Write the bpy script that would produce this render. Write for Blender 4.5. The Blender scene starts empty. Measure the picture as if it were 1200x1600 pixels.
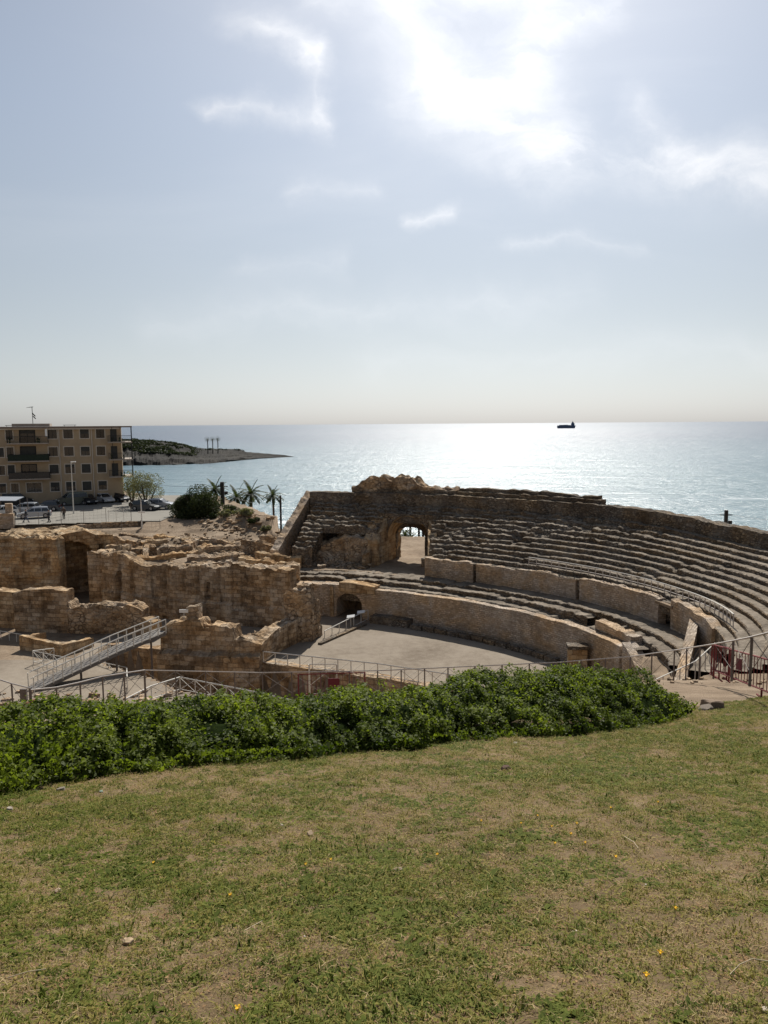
import bpy, math, random
import numpy as np
from mathutils import Vector, Matrix, noise
R = math.radians
random.seed(7)
scn = bpy.context.scene
C = scn.collection

# ------------------------------------------------------------------ camera
PITCH = math.atan(138/1200.); FPX = 1200.; ROLL = R(0.4)
cam_d = bpy.data.cameras.new('camera'); cam = bpy.data.objects.new('camera', cam_d); C.objects.link(cam)
cam_d.sensor_fit = 'VERTICAL'; cam_d.sensor_height = 24; cam_d.lens = 24*FPX/1600.
cam_d.clip_start = 0.05; cam_d.clip_end = 90000
_r0 = Vector((1, 0, 0)); _u0 = Vector((0, math.sin(PITCH), math.cos(PITCH))); _f = Vector((0, math.cos(PITCH), -math.sin(PITCH)))
_r = _r0*math.cos(ROLL) - _u0*math.sin(ROLL); _u = _r0*math.sin(ROLL) + _u0*math.cos(ROLL)
cam.matrix_world = Matrix(((_r.x, _u.x, -_f.x, 0), (_r.y, _u.y, -_f.y, 0), (_r.z, _u.z, -_f.z, 0), (0, 0, 0, 1)))
scn.camera = cam
scn.view_settings.view_transform = 'Standard'; scn.view_settings.look = 'None'
scn.view_settings.gamma = 1; scn.view_settings.exposure = 0.98
scn.cycles.max_bounces = 6

def ray(u, v):
    dx, dy = u-600, -(v-800)
    c, s = math.cos(ROLL), math.sin(ROLL)
    dx, dy = dx*c+dy*s, -dx*s+dy*c
    d = np.array([dx, FPX*math.cos(PITCH)+dy*math.sin(PITCH), -FPX*math.sin(PITCH)+dy*math.cos(PITCH)])
    return d/d[1]
def at(u, v, y=None, z=None):
    """survey point: where the sight line through a photo pixel meets a depth or a level"""
    r = ray(u, v)
    p = r*y if y is not None else r*(z/r[2])
    return (float(p[0]), float(p[1]), float(p[2]))

# ------------------------------------------------------------------ sky and sun
SUN_AZ, SUN_EL = R(9), R(43)
w = bpy.data.worlds.new('World'); scn.world = w; w.use_nodes = True
nt = w.node_tree; N = nt.nodes; L = nt.links
bg = N['Background']; bg.inputs[1].default_value = 0.054
sky = N.new('ShaderNodeTexSky'); sky.sky_type = 'NISHITA'; sky.sun_disc = False
sky.sun_elevation = SUN_EL; sky.sun_rotation = SUN_AZ
sky.altitude = 10; sky.air_density = 1.0; sky.dust_density = 0.75; sky.ozone_density = 1.2
tc = N.new('ShaderNodeTexCoord'); sep = N.new('ShaderNodeSeparateXYZ'); L.new(tc.outputs['Generated'], sep.inputs[0])
def wm(op, a, b=None, c=None):
    n = N.new('ShaderNodeMath'); n.operation = op
    for i, x in enumerate((a, b, c)):
        if x is None: continue
        if isinstance(x, (int, float)): n.inputs[i].default_value = x
        else: L.new(x, n.inputs[i])
    return n.outputs[0]
zz = wm('ADD', wm('MAXIMUM', sep.outputs[2], 0.0), 0.16)
px = wm('DIVIDE', sep.outputs[0], zz); py = wm('DIVIDE', sep.outputs[1], zz)
cmb = N.new('ShaderNodeCombineXYZ'); L.new(px, cmb.inputs[0]); L.new(py, cmb.inputs[1])
mp = N.new('ShaderNodeMapping'); L.new(cmb.outputs[0], mp.inputs[0]); mp.inputs['Rotation'].default_value = (0, 0, R(-28)); mp.inputs['Scale'].default_value = (1.0, 1.9, 1); mp.inputs['Location'].default_value = (3.1, 1.7, 0)
n1 = N.new('ShaderNodeTexNoise'); L.new(mp.outputs[0], n1.inputs['Vector']); n1.inputs['Scale'].default_value = 0.75; n1.inputs['Detail'].default_value = 9; n1.inputs['Roughness'].default_value = 0.52; n1.inputs['Distortion'].default_value = 0.55
n2 = N.new('ShaderNodeTexNoise'); L.new(cmb.outputs[0], n2.inputs['Vector']); n2.inputs['Scale'].default_value = 0.55; n2.inputs['Detail'].default_value = 2
r1 = N.new('ShaderNodeMapRange'); L.new(n1.outputs[0], r1.inputs[0]); r1.inputs[1].default_value = 0.47; r1.inputs[2].default_value = 0.72
r2 = N.new('ShaderNodeMapRange'); L.new(n2.outputs[0], r2.inputs[0]); r2.inputs[1].default_value = 0.38; r2.inputs[2].default_value = 0.62
high = N.new('ShaderNodeMapRange'); L.new(sep.outputs[2], high.inputs[0]); high.inputs[1].default_value = 0.12; high.inputs[2].default_value = 0.36
cl = wm('MULTIPLY', wm('MULTIPLY', r1.outputs[0], wm('ADD', wm('MULTIPLY', r2.outputs[0], 0.75), 0.25)), high.outputs[0])
# individual cirrus wisps and one painted sun ray, laid along lines across the seaward sky (direction x/y, z/y)
ysafe = wm('MAXIMUM', sep.outputs[1], 0.05)
sxn = wm('DIVIDE', sep.outputs[0], ysafe); szn = wm('DIVIDE', sep.outputs[2], ysafe)
c2 = N.new('ShaderNodeCombineXYZ'); L.new(sxn, c2.inputs[0]); L.new(szn, c2.inputs[1])
wp = N.new('ShaderNodeTexNoise'); L.new(c2.outputs[0], wp.inputs['Vector']); wp.inputs['Scale'].default_value = 5; wp.inputs['Detail'].default_value = 6; wp.inputs['Roughness'].default_value = .6
wv = N.new('ShaderNodeVectorMath'); wv.operation = 'MULTIPLY_ADD'; L.new(wp.outputs['Color'], wv.inputs[0]); wv.inputs[1].default_value = (.15, .12, 0); L.new(c2.outputs[0], wv.inputs[2])
sw_ = N.new('ShaderNodeSeparateXYZ'); L.new(wv.outputs[0], sw_.inputs[0]); WX, WZ = wm('SUBTRACT', sw_.outputs[0], .075), wm('SUBTRACT', sw_.outputs[1], .06)
def seg_mask(a, b, w_, s_):
    ra, rb = ray(*a), ray(*b); ax, az, bx_, bz = ra[0], ra[2], rb[0], rb[2]; dx, dz = bx_-ax, bz-az; q = dx*dx+dz*dz
    px_, pz_ = wm('SUBTRACT', WX, ax), wm('SUBTRACT', WZ, az)
    t = wm('MULTIPLY', wm('ADD', wm('MULTIPLY', px_, dx), wm('MULTIPLY', pz_, dz)), 1/q)
    t = wm('MAXIMUM', wm('MINIMUM', t, 1.0), 0.0)
    ex = wm('SUBTRACT', px_, wm('MULTIPLY', t, dx)); ez = wm('SUBTRACT', pz_, wm('MULTIPLY', t, dz))
    d = wm('SQRT', wm('ADD', wm('MULTIPLY', ex, ex), wm('MULTIPLY', ez, ez)))
    f = wm('MAXIMUM', wm('SUBTRACT', 1.0, wm('DIVIDE', d, w_)), 0.0)
    return wm('MULTIPLY', wm('MULTIPLY', f, f), s_)
segs_ = [((385, 15), (470, 90), .045, .75), ((470, 90), (500, 185), .035, .6), ((325, 160), (500, 185), .03, .7), ((480, 10), (520, 30), .04, .4),
         ((600, -20), (690, 140), .11, .75), ((690, 140), (850, 235), .095, .85), ((820, -60), (830, 130), .09, .75), ((640, -60), (830, -20), .12, .7), ((850, 235), (1210, 265), .08, .8),  # the near-vertical streak is the sun ray, painted in as brightness
         ((960, -10), (830, 80), .045, .8), ((1000, 165), (1060, 225), .05, .6), ((1060, 225), (1210, 300), .045, .5), ((645, 345), (705, 330), .02, .55), ((450, 300), (590, 290), .025, .35),
         ((380, 430), (520, 425), .03, .22), ((250, 500), (900, 470), .05, .25), ((800, 385), (1000, 395), .02, .3), ((560, 560), (1200, 540), .06, .15)]
acc = None
for a, b, w_, s_ in segs_:
    k = seg_mask(a, b, w_, s_); acc = k if acc is None else wm('ADD', acc, k)
mp2 = N.new('ShaderNodeMapping'); L.new(wv.outputs[0], mp2.inputs[0]); mp2.inputs['Rotation'].default_value = (0, 0, R(20)); mp2.inputs['Scale'].default_value = (5, 13, 1)
n3 = N.new('ShaderNodeTexNoise'); L.new(mp2.outputs[0], n3.inputs['Vector']); n3.inputs['Scale'].default_value = 1.0; n3.inputs['Detail'].default_value = 8; n3.inputs['Roughness'].default_value = .62; n3.inputs['Distortion'].default_value = .5
r3 = N.new('ShaderNodeMapRange'); L.new(n3.outputs[0], r3.inputs[0]); r3.inputs[1].default_value = .34; r3.inputs[2].default_value = .66; r3.inputs[3].default_value = .25; r3.inputs[4].default_value = 1.15
front = N.new('ShaderNodeMapRange'); L.new(sep.outputs[1], front.inputs[0]); front.inputs[1].default_value = .1; front.inputs[2].default_value = .3
wisp_and_ray = wm('MULTIPLY', wm('MULTIPLY', wm('MINIMUM', acc, 1.0), r3.outputs[0]), front.outputs[0])
cl = wm('MINIMUM', wm('ADD', wm('MULTIPLY', cl, 0.30), wm('MULTIPLY', wisp_and_ray, .85)), 0.92)
bw = N.new('ShaderNodeRGBToBW'); L.new(sky.outputs[0], bw.inputs[0])
lift = wm('MULTIPLY', wm('POWER', bw.outputs[0], 0.80), 2.35)
cc = N.new('ShaderNodeCombineColor'); L.new(wm('MULTIPLY', lift, 0.99), cc.inputs[0]); L.new(lift, cc.inputs[1]); L.new(wm('MULTIPLY', lift, 1.03), cc.inputs[2])
hz = N.new('ShaderNodeMixRGB'); hzf = N.new('ShaderNodeMapRange'); L.new(sep.outputs[2], hzf.inputs[0]); hzf.inputs[1].default_value = 0.0; hzf.inputs[2].default_value = 0.35; hzf.inputs[3].default_value = .74; hzf.inputs[4].default_value = .52; L.new(hzf.outputs[0], hz.inputs[0]); L.new(sky.outputs[0], hz.inputs[1])
cg = N.new('ShaderNodeCombineColor'); L.new(wm('MULTIPLY', bw.outputs[0], 0.935), cg.inputs[0]); L.new(wm('MULTIPLY', bw.outputs[0], .995), cg.inputs[1]); L.new(wm('MULTIPLY', bw.outputs[0], 1.06), cg.inputs[2]); L.new(cg.outputs[0], hz.inputs[2])
mx = N.new('ShaderNodeMixRGB'); L.new(cl, mx.inputs[0]); L.new(hz.outputs[0], mx.inputs[1]); L.new(cc.outputs[0], mx.inputs[2])
ext = N.new('ShaderNodeMapRange'); L.new(sep.outputs[2], ext.inputs[0]); ext.interpolation_type = 'SMOOTHSTEP'; ext.inputs[1].default_value = 0.0; ext.inputs[2].default_value = 0.42; ext.inputs[3].default_value = .70; ext.inputs[4].default_value = 1.0
ml = N.new('ShaderNodeMixRGB'); ml.blend_type = 'MULTIPLY'; ml.inputs[0].default_value = 1; L.new(mx.outputs[0], ml.inputs[1]); ce = N.new('ShaderNodeCombineColor'); [L.new(ext.outputs[0], ce.inputs[i]) for i in range(3)]; L.new(ce.outputs[0], ml.inputs[2])
L.new(ml.outputs[0], bg.inputs[0])

sd = bpy.data.lights.new('sun', 'SUN'); so = bpy.data.objects.new('sun', sd); C.objects.link(so)
sd.energy = 3.2; sd.angle = R(0.6); sd.color = (1.0, 0.955, 0.88)
sdir = Vector((math.sin(SUN_AZ)*math.cos(SUN_EL), math.cos(SUN_AZ)*math.cos(SUN_EL), math.sin(SUN_EL)))
so.rotation_euler = sdir.to_track_quat('Z', 'Y').to_euler(); so.location = sdir*80

# ------------------------------------------------------------------ helpers: objects
def tag(o, label=None, cat=None, group=None, kind=None):
    if label: o['label'] = label
    if cat: o['category'] = cat
    if group: o['group'] = group
    if kind: o['kind'] = kind
    return o
def empty(name, loc, rz=0, **k):
    o = bpy.data.objects.new(name, None); C.objects.link(o); o.location = loc; o.rotation_euler = (0, 0, rz)
    o.empty_display_size = .3
    return tag(o, **k)
class MB:
    def __init__(s): s.v = []; s.f = []; s.uv = None; s.mi = []
    def add(s, vs, fs, mi=0):
        b = len(s.v); s.v.extend([tuple(p) for p in vs]); s.f.extend([tuple(b+i for i in f) for f in fs]); s.mi.extend([mi]*len(fs)); return s
    def box(s, a, b, mi=0, rot=0, about=(0, 0, 0)):
        x0, y0, z0 = a; x1, y1, z1 = b
        vs = [(x0, y0, z0), (x1, y0, z0), (x1, y1, z0), (x0, y1, z0), (x0, y0, z1), (x1, y0, z1), (x1, y1, z1), (x0, y1, z1)]
        return s.add(vs, [(0, 3, 2, 1), (4, 5, 6, 7), (0, 1, 5, 4), (1, 2, 6, 5), (2, 3, 7, 6), (3, 0, 4, 7)], mi)
    def bar(s, p, q, r=.02, n=6, r2=None, mi=0):
        p = Vector(p); q = Vector(q); d = q-p
        if d.length < 1e-6: return s
        a = d.normalized().orthogonal().normalized(); b = d.normalized().cross(a); r2 = r if r2 is None else r2
        vs = [p+(a*math.cos(k*2*math.pi/n)+b*math.sin(k*2*math.pi/n))*r for k in range(n)] + [q+(a*math.cos(k*2*math.pi/n)+b*math.sin(k*2*math.pi/n))*r2 for k in range(n)]
        fs = [(k, (k+1) % n, n+(k+1) % n, n+k) for k in range(n)] + [tuple(range(n))[::-1], tuple(range(n, 2*n))]
        return s.add(vs, fs, mi)
    def tube(s, pts, rad, n=8, mi=0):
        for i in range(len(pts)-1):
            r0 = rad[i] if isinstance(rad, (list, tuple)) else rad; r1_ = rad[i+1] if isinstance(rad, (list, tuple)) else rad
            s.bar(pts[i], pts[i+1], r0, n, r1_, mi)
        return s
    def prism(s, outline, y0, y1, mi=0):          # outline in (x,z), extruded in y
        n = len(outline)
        vs = [(x, y0, z) for x, z in outline]+[(x, y1, z) for x, z in outline]
        fs = [tuple(range(n)), tuple(range(2*n-1, n-1, -1))]+[(i, n+i, n+(i+1) % n, (i+1) % n) for i in range(n)]
        return s.add(vs, fs, mi)
    def build(s, name, mat, parent=None, smooth=False, uv=None):
        me = bpy.data.meshes.new(name); me.from_pydata(s.v, [], s.f); me.validate(); me.update()
        for m in (mat if isinstance(mat, (list, tuple)) else [mat]): me.materials.append(m)
        if isinstance(mat, (list, tuple)) and len(s.mi) == len(me.polygons): me.polygons.foreach_set('material_index', s.mi)
        if smooth: me.polygons.foreach_set('use_smooth', [True]*len(me.polygons))
        if s.uv is not None:
            ul = me.uv_layers.new(name='UVMap'); li = np.zeros(len(me.loops), dtype=np.int32); me.loops.foreach_get('vertex_index', li)
            ul.data.foreach_set('uv', np.array(s.uv, dtype=np.float32)[li].ravel())
        o = bpy.data.objects.new(name, me); C.objects.link(o)
        if parent:
            o.parent = parent
            if parent.rotation_euler.z == 0:
                q = parent; off = Vector((0, 0, 0))
                while q is not None: off += q.location; q = q.parent
                o.location = -off
        return o
def copy_tree(o, parent=None):
    c = o.copy(); C.objects.link(c)
    if parent: c.parent = parent
    for ch in [k for k in bpy.data.objects if k.parent == o]: copy_tree(ch, c)
    return c
def quadmesh(name, verts, mat, parent=None, uv=None, smooth=False, nper=4, cols=None):
    """many separate n-gons from an (n*nper,3) array"""
    n = len(verts)//nper
    me = bpy.data.meshes.new(name)
    me.vertices.add(len(verts)); me.vertices.foreach_set('co', np.asarray(verts, dtype=np.float32).ravel())
    me.loops.add(len(verts)); me.loops.foreach_set('vertex_index', np.arange(len(verts), dtype=np.int32))
    me.polygons.add(n); me.polygons.foreach_set('loop_start', np.arange(0, n*nper, nper, dtype=np.int32))
    me.update(calc_edges=True)
    for m in (mat if isinstance(mat, (list, tuple)) else [mat]): me.materials.append(m)
    if cols is not None:
        a = me.attributes.new('tone', 'FLOAT', 'FACE'); a.data.foreach_set('value', np.asarray(cols, dtype=np.float32))
    o = bpy.data.objects.new(name, me); C.objects.link(o)
    if parent: o.parent = parent
    return o

# numpy value noise
def vn(x, y, seed=0):
    x = np.asarray(x, float); y = np.asarray(y, float)
    xi = np.floor(x).astype(np.int64); yi = np.floor(y).astype(np.int64); xf = x-xi; yf = y-yi
    def h(a, b):
        k = (a*374761393 + b*668265263 + seed*974711) & 0xffffffff
        k = ((k ^ (k >> 13))*1274126177) & 0xffffffff
        return ((k ^ (k >> 16)) & 0xffff)/65535.
    u = xf*xf*(3-2*xf); v = yf*yf*(3-2*yf)
    return (h(xi, yi)*(1-u)+h(xi+1, yi)*u)*(1-v)+(h(xi, yi+1)*(1-u)+h(xi+1, yi+1)*u)*v
def fbm(x, y, seed=0, o=4):
    s = 0; a = .5; t = 0
    for i in range(o):
        s = s+a*vn(np.asarray(x)*2**i+i*17.3, np.asarray(y)*2**i-i*9.1, seed+i); t += a; a *= .5
    return s/t
def sst(a, b, x):
    t = np.clip((np.asarray(x, float)-a)/(b-a), 0, 1); return t*t*(3-2*t)

# ------------------------------------------------------------------ helpers: materials
def newmat(name):
    m = bpy.data.materials.new(name); m.use_nodes = True
    return m, m.node_tree.nodes, m.node_tree.links, m.node_tree.nodes['Principled BSDF']
def plain(name, col, rough=.6, metal=0, var=.12, scale=6, bump=0.0, spec=.4):
    m, n, l, b = newmat(name)
    b.inputs['Roughness'].default_value = rough; b.inputs['Metallic'].default_value = metal; b.inputs['Specular IOR Level'].default_value = spec
    g = n.new('ShaderNodeNewGeometry'); t = n.new('ShaderNodeTexNoise'); l.new(g.outputs['Position'], t.inputs['Vector']); t.inputs['Scale'].default_value = scale; t.inputs['Detail'].default_value = 5
    r = n.new('ShaderNodeValToRGB'); l.new(t.outputs[0], r.inputs[0])
    r.color_ramp.elements[0].position = .3; r.color_ramp.elements[1].position = .7
    r.color_ramp.elements[0].color = tuple(c*(1-var) for c in col[:3])+(1,); r.color_ramp.elements[1].color = tuple(min(1, c*(1+var)) for c in col[:3])+(1,)
    l.new(r.outputs[0], b.inputs['Base Color'])
    if bump:
        bp = n.new('ShaderNodeBump'); bp.inputs['Distance'].default_value = bump; l.new(t.outputs[0], bp.inputs['Height']); l.new(bp.outputs[0], b.inputs['Normal'])
    return m
def mixc(n, l, f, a, b, mode='MIX'):
    x = n.new('ShaderNodeMixRGB'); x.blend_type = mode
    for i, q in enumerate((f, a, b)):
        if isinstance(q, (int, float)): x.inputs[i].default_value = q
        elif isinstance(q, tuple): x.inputs[i].default_value = q if len(q) == 4 else q+(1,)
        else: l.new(q, x.inputs[i])
    return x.outputs[0]
def rng(n, l, src, a, b, c=0, d=1):
    r = n.new('ShaderNodeMapRange'); l.new(src, r.inputs[0]); r.inputs[1].default_value = a; r.inputs[2].default_value = b; r.inputs[3].default_value = c; r.inputs[4].default_value = d
    return r.outputs[0]
def nz(n, l, vec, sc, det=4, rough=.55, dist=0, scale3=None):
    if scale3:
        m = n.new('ShaderNodeMapping'); l.new(vec, m.inputs[0]); m.inputs['Scale'].default_value = scale3; vec = m.outputs[0]
    t = n.new('ShaderNodeTexNoise'); l.new(vec, t.inputs['Vector']); t.inputs['Scale'].default_value = sc; t.inputs['Detail'].default_value = det; t.inputs['Roughness'].default_value = rough; t.inputs['Distortion'].default_value = dist
    return t.outputs[0]
def masonry(name, lo, mid, hi, bw=.5, bh=.25, mortar=.012, joint=.35, bump=.04, stain=.5, rubble=False, weather=0.0):
    m, n, l, b = newmat(name); b.inputs['Roughness'].default_value = .95; b.inputs['Specular IOR Level'].default_value = .15
    uv = n.new('ShaderNodeUVMap'); uv.uv_map = 'UVMap'; g = n.new('ShaderNodeNewGeometry'); pos = g.outputs['Position']
    wob = n.new('ShaderNodeTexNoise'); l.new(uv.outputs[0], wob.inputs['Vector']); wob.inputs['Scale'].default_value = 2.2; wob.inputs['Detail'].default_value = 3
    va = n.new('ShaderNodeVectorMath'); va.operation = 'MULTIPLY_ADD'; l.new(wob.outputs['Color'], va.inputs[0]); va.inputs[1].default_value = (.34, .17, 0); l.new(uv.outputs[0], va.inputs[2])
    if rubble:
        br = n.new('ShaderNodeTexVoronoi'); br.feature = 'DISTANCE_TO_EDGE'; mpp = n.new('ShaderNodeMapping'); l.new(va.outputs[0], mpp.inputs[0]); mpp.inputs['Scale'].default_value = (1/bw, 1/bh, 1); l.new(mpp.outputs[0], br.inputs['Vector']); br.inputs['Scale'].default_value = 1
        joints = rng(n, l, br.outputs[0], 0, .16, 0, 1)
        vc = n.new('ShaderNodeTexVoronoi'); l.new(mpp.outputs[0], vc.inputs['Vector']); vc.inputs['Scale'].default_value = 1
        bwn = n.new('ShaderNodeRGBToBW'); l.new(vc.outputs['Color'], bwn.inputs[0]); cell = bwn.outputs[0]
    else:
        br = n.new('ShaderNodeTexBrick'); l.new(va.outputs[0], br.inputs['Vector']); br.inputs['Scale'].default_value = 1; br.inputs['Brick Width'].default_value = bw; br.inputs['Row Height'].default_value = bh
        br.inputs['Mortar Size'].default_value = mortar; br.inputs['Mortar Smooth'].default_value = .4; br.inputs['Color1'].default_value = (0, 0, 0, 1); br.inputs['Color2'].default_value = (1, 1, 1, 1); br.inputs['Mortar'].default_value = (.5, .5, .5, 1)
        joints = rng(n, l, br.outputs['Fac'], 0, 1, 1, 0); cell = br.outputs['Color']
    big = nz(n, l, pos, .45, 5, .6); fine = nz(n, l, pos, 5.5, 8, .68); streak = nz(n, l, pos, 1.0, 5, .6, .3, (1.6, 1.6, .28))
    t = n.new('ShaderNodeMath'); t.operation = 'MULTIPLY_ADD'; l.new(cell, t.inputs[0]); t.inputs[1].default_value = .42; l.new(fine, t.inputs[2])
    t2 = n.new('ShaderNodeMath'); t2.operation = 'MULTIPLY_ADD'; l.new(big, t2.inputs[0]); t2.inputs[1].default_value = 1.3; l.new(t.outputs[0], t2.inputs[2])
    r = n.new('ShaderNodeValToRGB'); l.new(rng(n, l, t2.outputs[0], .85, 1.75), r.inputs[0])
    e = r.color_ramp.elements; e[0].color = lo+(1,); e[1].color = hi+(1,); e[0].position = .08; e[1].position = .92; q = e.new(.48); q.color = mid+(1,)
    jm = n.new('ShaderNodeMath'); jm.operation = 'MULTIPLY'; l.new(rng(n, l, joints, 0, 1, joint*1.5, 0), jm.inputs[0]); l.new(rng(n, l, nz(n, l, pos, .9, 4, .6), .42, .6), jm.inputs[1])
    col = mixc(n, l, jm.outputs[0], r.outputs[0], tuple(c*.42 for c in lo))
    col = mixc(n, l, rng(n, l, streak, .5, .78, 0, stain), col, tuple(c*.5 for c in lo))
    hue = nz(n, l, pos, .33, 4, .6, .6, (1, 1, 1.4))
    col = mixc(n, l, 1.0, col, mixc(n, l, rng(n, l, hue, .40, .60), (1.07, .95, .78), (.95, .98, 1.02)), 'MULTIPLY')
    l.new(col, b.inputs['Base Color'])
    h = n.new('ShaderNodeMath'); h.operation = 'MULTIPLY_ADD'; l.new(joints, h.inputs[0]); h.inputs[1].default_value = .7; l.new(fine, h.inputs[2])
    bp = n.new('ShaderNodeBump'); bp.inputs['Distance'].default_value = bump; bp.inputs['Strength'].default_value = 1; l.new(h.outputs[0], bp.inputs['Height']); l.new(bp.outputs[0], b.inputs['Normal'])
    return m
M_seat = masonry('weathered_seat_stone', (.07, .056, .044), (.16, .13, .10), (.33, .28, .22), .32, .2, .02, .6, .08, .4, rubble=True)
M_brick = masonry('small_block_masonry', (.23, .175, .125), (.42, .33, .245), (.62, .51, .40), .34, .17, .02, .5, .06, .45)
M_ashlar = masonry('church_ashlar', (.11, .076, .048), (.31, .225, .145), (.56, .45, .33), .8, .38, .02, .34, .09, .9)
M_rubble = masonry('rubble_masonry', (.14, .10, .066), (.34, .255, .175), (.62, .50, .37), .5, .36, .02, .6, .09, .5, rubble=True)
M_ochre = masonry('ochre_ashlar', (.15, .098, .052), (.38, .26, .15), (.60, .47, .31), .75, .38, .02, .36, .08, .8)

def ground_mat(name, cols, s1=.25, s2=2.5, bump=.03, stones=0.0, rough=.95):
    m, n, l, b = newmat(name); b.inputs['Roughness'].default_value = rough; b.inputs['Specular IOR Level'].default_value = .15
    g = n.new('ShaderNodeNewGeometry'); pos = g.outputs['Position']
    a = nz(n, l, pos, s1, 6, .6, .3); f = nz(n, l, pos, s2, 8, .7); f2 = nz(n, l, pos, s2*9, 4, .7)
    t = n.new('ShaderNodeMath'); t.operation = 'MULTIPLY_ADD'; l.new(f, t.inputs[0]); t.inputs[1].default_value = .6; l.new(a, t.inputs[2])
    t2 = n.new('ShaderNodeMath'); t2.operation = 'MULTIPLY_ADD'; l.new(f2, t2.inputs[0]); t2.inputs[1].default_value = .4; l.new(t.outputs[0], t2.inputs[2])
    r = n.new('ShaderNodeValToRGB'); l.new(rng(n, l, t2.outputs[0], .68, 1.32), r.inputs[0]); e = r.color_ramp.elements
    e[0].color = cols[0]+(1,); e[1].color = cols[-1]+(1,)
    for i, c in enumerate(cols[1:-1]): q = e.new((i+1)/(len(cols)-1)); q.color = c+(1,)
    l.new(r.outputs[0], b.inputs['Base Color'])
    bp = n.new('ShaderNodeBump'); bp.inputs['Distance'].default_value = bump; l.new(t2.outputs[0], bp.inputs['Height']); l.new(bp.outputs[0], b.inputs['Normal'])
    return m
M_earth = ground_mat('dry_earth', [(.12, .085, .055), (.23, .17, .115), (.33, .26, .185)], .3, 2.0, .12)
M_sand = ground_mat('arena_sand', [(.13, .10, .072), (.235, .195, .15), (.29, .247, .195)], .16, 1.6, .05)
M_asphalt = ground_mat('pale_asphalt', [(.17, .158, .138), (.215, .20, .172), (.25, .232, .20)], .2, 1.5, .01)
M_soil = ground_mat('lawn_soil', [(.05, .033, .017), (.10, .068, .035), (.165, .115, .064), (.25, .18, .11)], .8, 9, .02)
M_metal_pale = plain('pale_painted_steel', (.62, .59, .53), .8, 0, .15, 9)
M_metal_dark = plain('dull_brown_steel', (.15, .125, .11), .85, 0, .2, 9)
M_metal_rail = plain('worn_grey_rail', (.46, .42, .38), .85, 0, .15, 9)
M_red = plain('faded_red_paint', (.17, .03, .03), .8, 0, .15, 9)
M_redsign = plain('dark_red_sign', (.13, .014, .022), .7, 0, .06, 9)
M_white = plain('white_panel', (.74, .74, .72), .5, 0, .05, 9)

# ------------------------------------------------------------------ survey: arena ellipse
EA, EB, ETH, ECX, ECY = 31., 19., R(-18), -13.5, 56.
ARZ, PODZ = -18.6, -15.6
_ct, _st = math.cos(ETH), math.sin(ETH)
def ring(t, off):
    t = R(t); x, y = EA*math.cos(t), EB*math.sin(t); nx, ny = math.cos(t)/EA, math.sin(t)/EB; n = math.hypot(nx, ny)
    x += nx/n*off; y += ny/n*off
    return (ECX+x*_ct-y*_st, ECY+x*_st+y*_ct)
def edist(x, y):                                     # signed distance from the podium line (+ outside)
    dx = np.asarray(x, float)-ECX; dy = np.asarray(y, float)-ECY
    X = dx*_ct+dy*_st; Y = -dx*_st+dy*_ct
    r = np.sqrt((X/EA)**2+(Y/EB)**2)+1e-6
    g = np.sqrt((X/EA**2)**2+(Y/EB**2)**2)/r+1e-6
    return (r-1)/g, X, Y
def t_for_u(u, off, z, lo=40, hi=120):
    def pu(t):
        x, y = ring(t, off); zc = y*math.cos(PITCH)-z*math.sin(PITCH); return 600+x/zc*FPX
    for _ in range(40):
        m = (lo+hi)/2
        if pu(m) > u: lo = m
        else: hi = m
    return (lo+hi)/2
_shore_x = [-700, -160, -120, -100, -60, -30, 0, 60, 900]; _shore_y = [600, 395, 350, 322, 250, 214, 196, 186, 186]
def shore(x): return np.interp(x, _shore_x, _shore_y)
def hill(x, y):
    x = np.asarray(x, float); y = np.asarray(y, float)
    z = -1.62-.30*y
    sl = .365-.07*sst(4, 9.5, x)
    z = np.where(y > 18, -1.62-5.4-sl*(y-18), z)
    z = z-.55*sst(14, 26, y)*sst(-4, -9, x)                         # the left side falls away a little more
    return z
PIT = [(-23.6, 63.6), (-17.3, 60.6), (-9.8, 58.6), (-1.0, 54.8), (8.2, 50.9), (7.0, 48.0), (-5.6, 49.4), (-14.4, 52.4), (-17.6, 55.6), (-22.8, 59.4)]
def in_poly(x, y, P):
    ins = np.zeros(np.shape(x), bool); n = len(P)
    for i in range(n):
        x1, y1 = P[i]; x2, y2 = P[(i+1) % n]
        c = ((y1 > y) != (y2 > y)) & (x < (x2-x1)*(y-y1)/(y2-y1+1e-12)+x1); ins ^= c
    return ins
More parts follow.
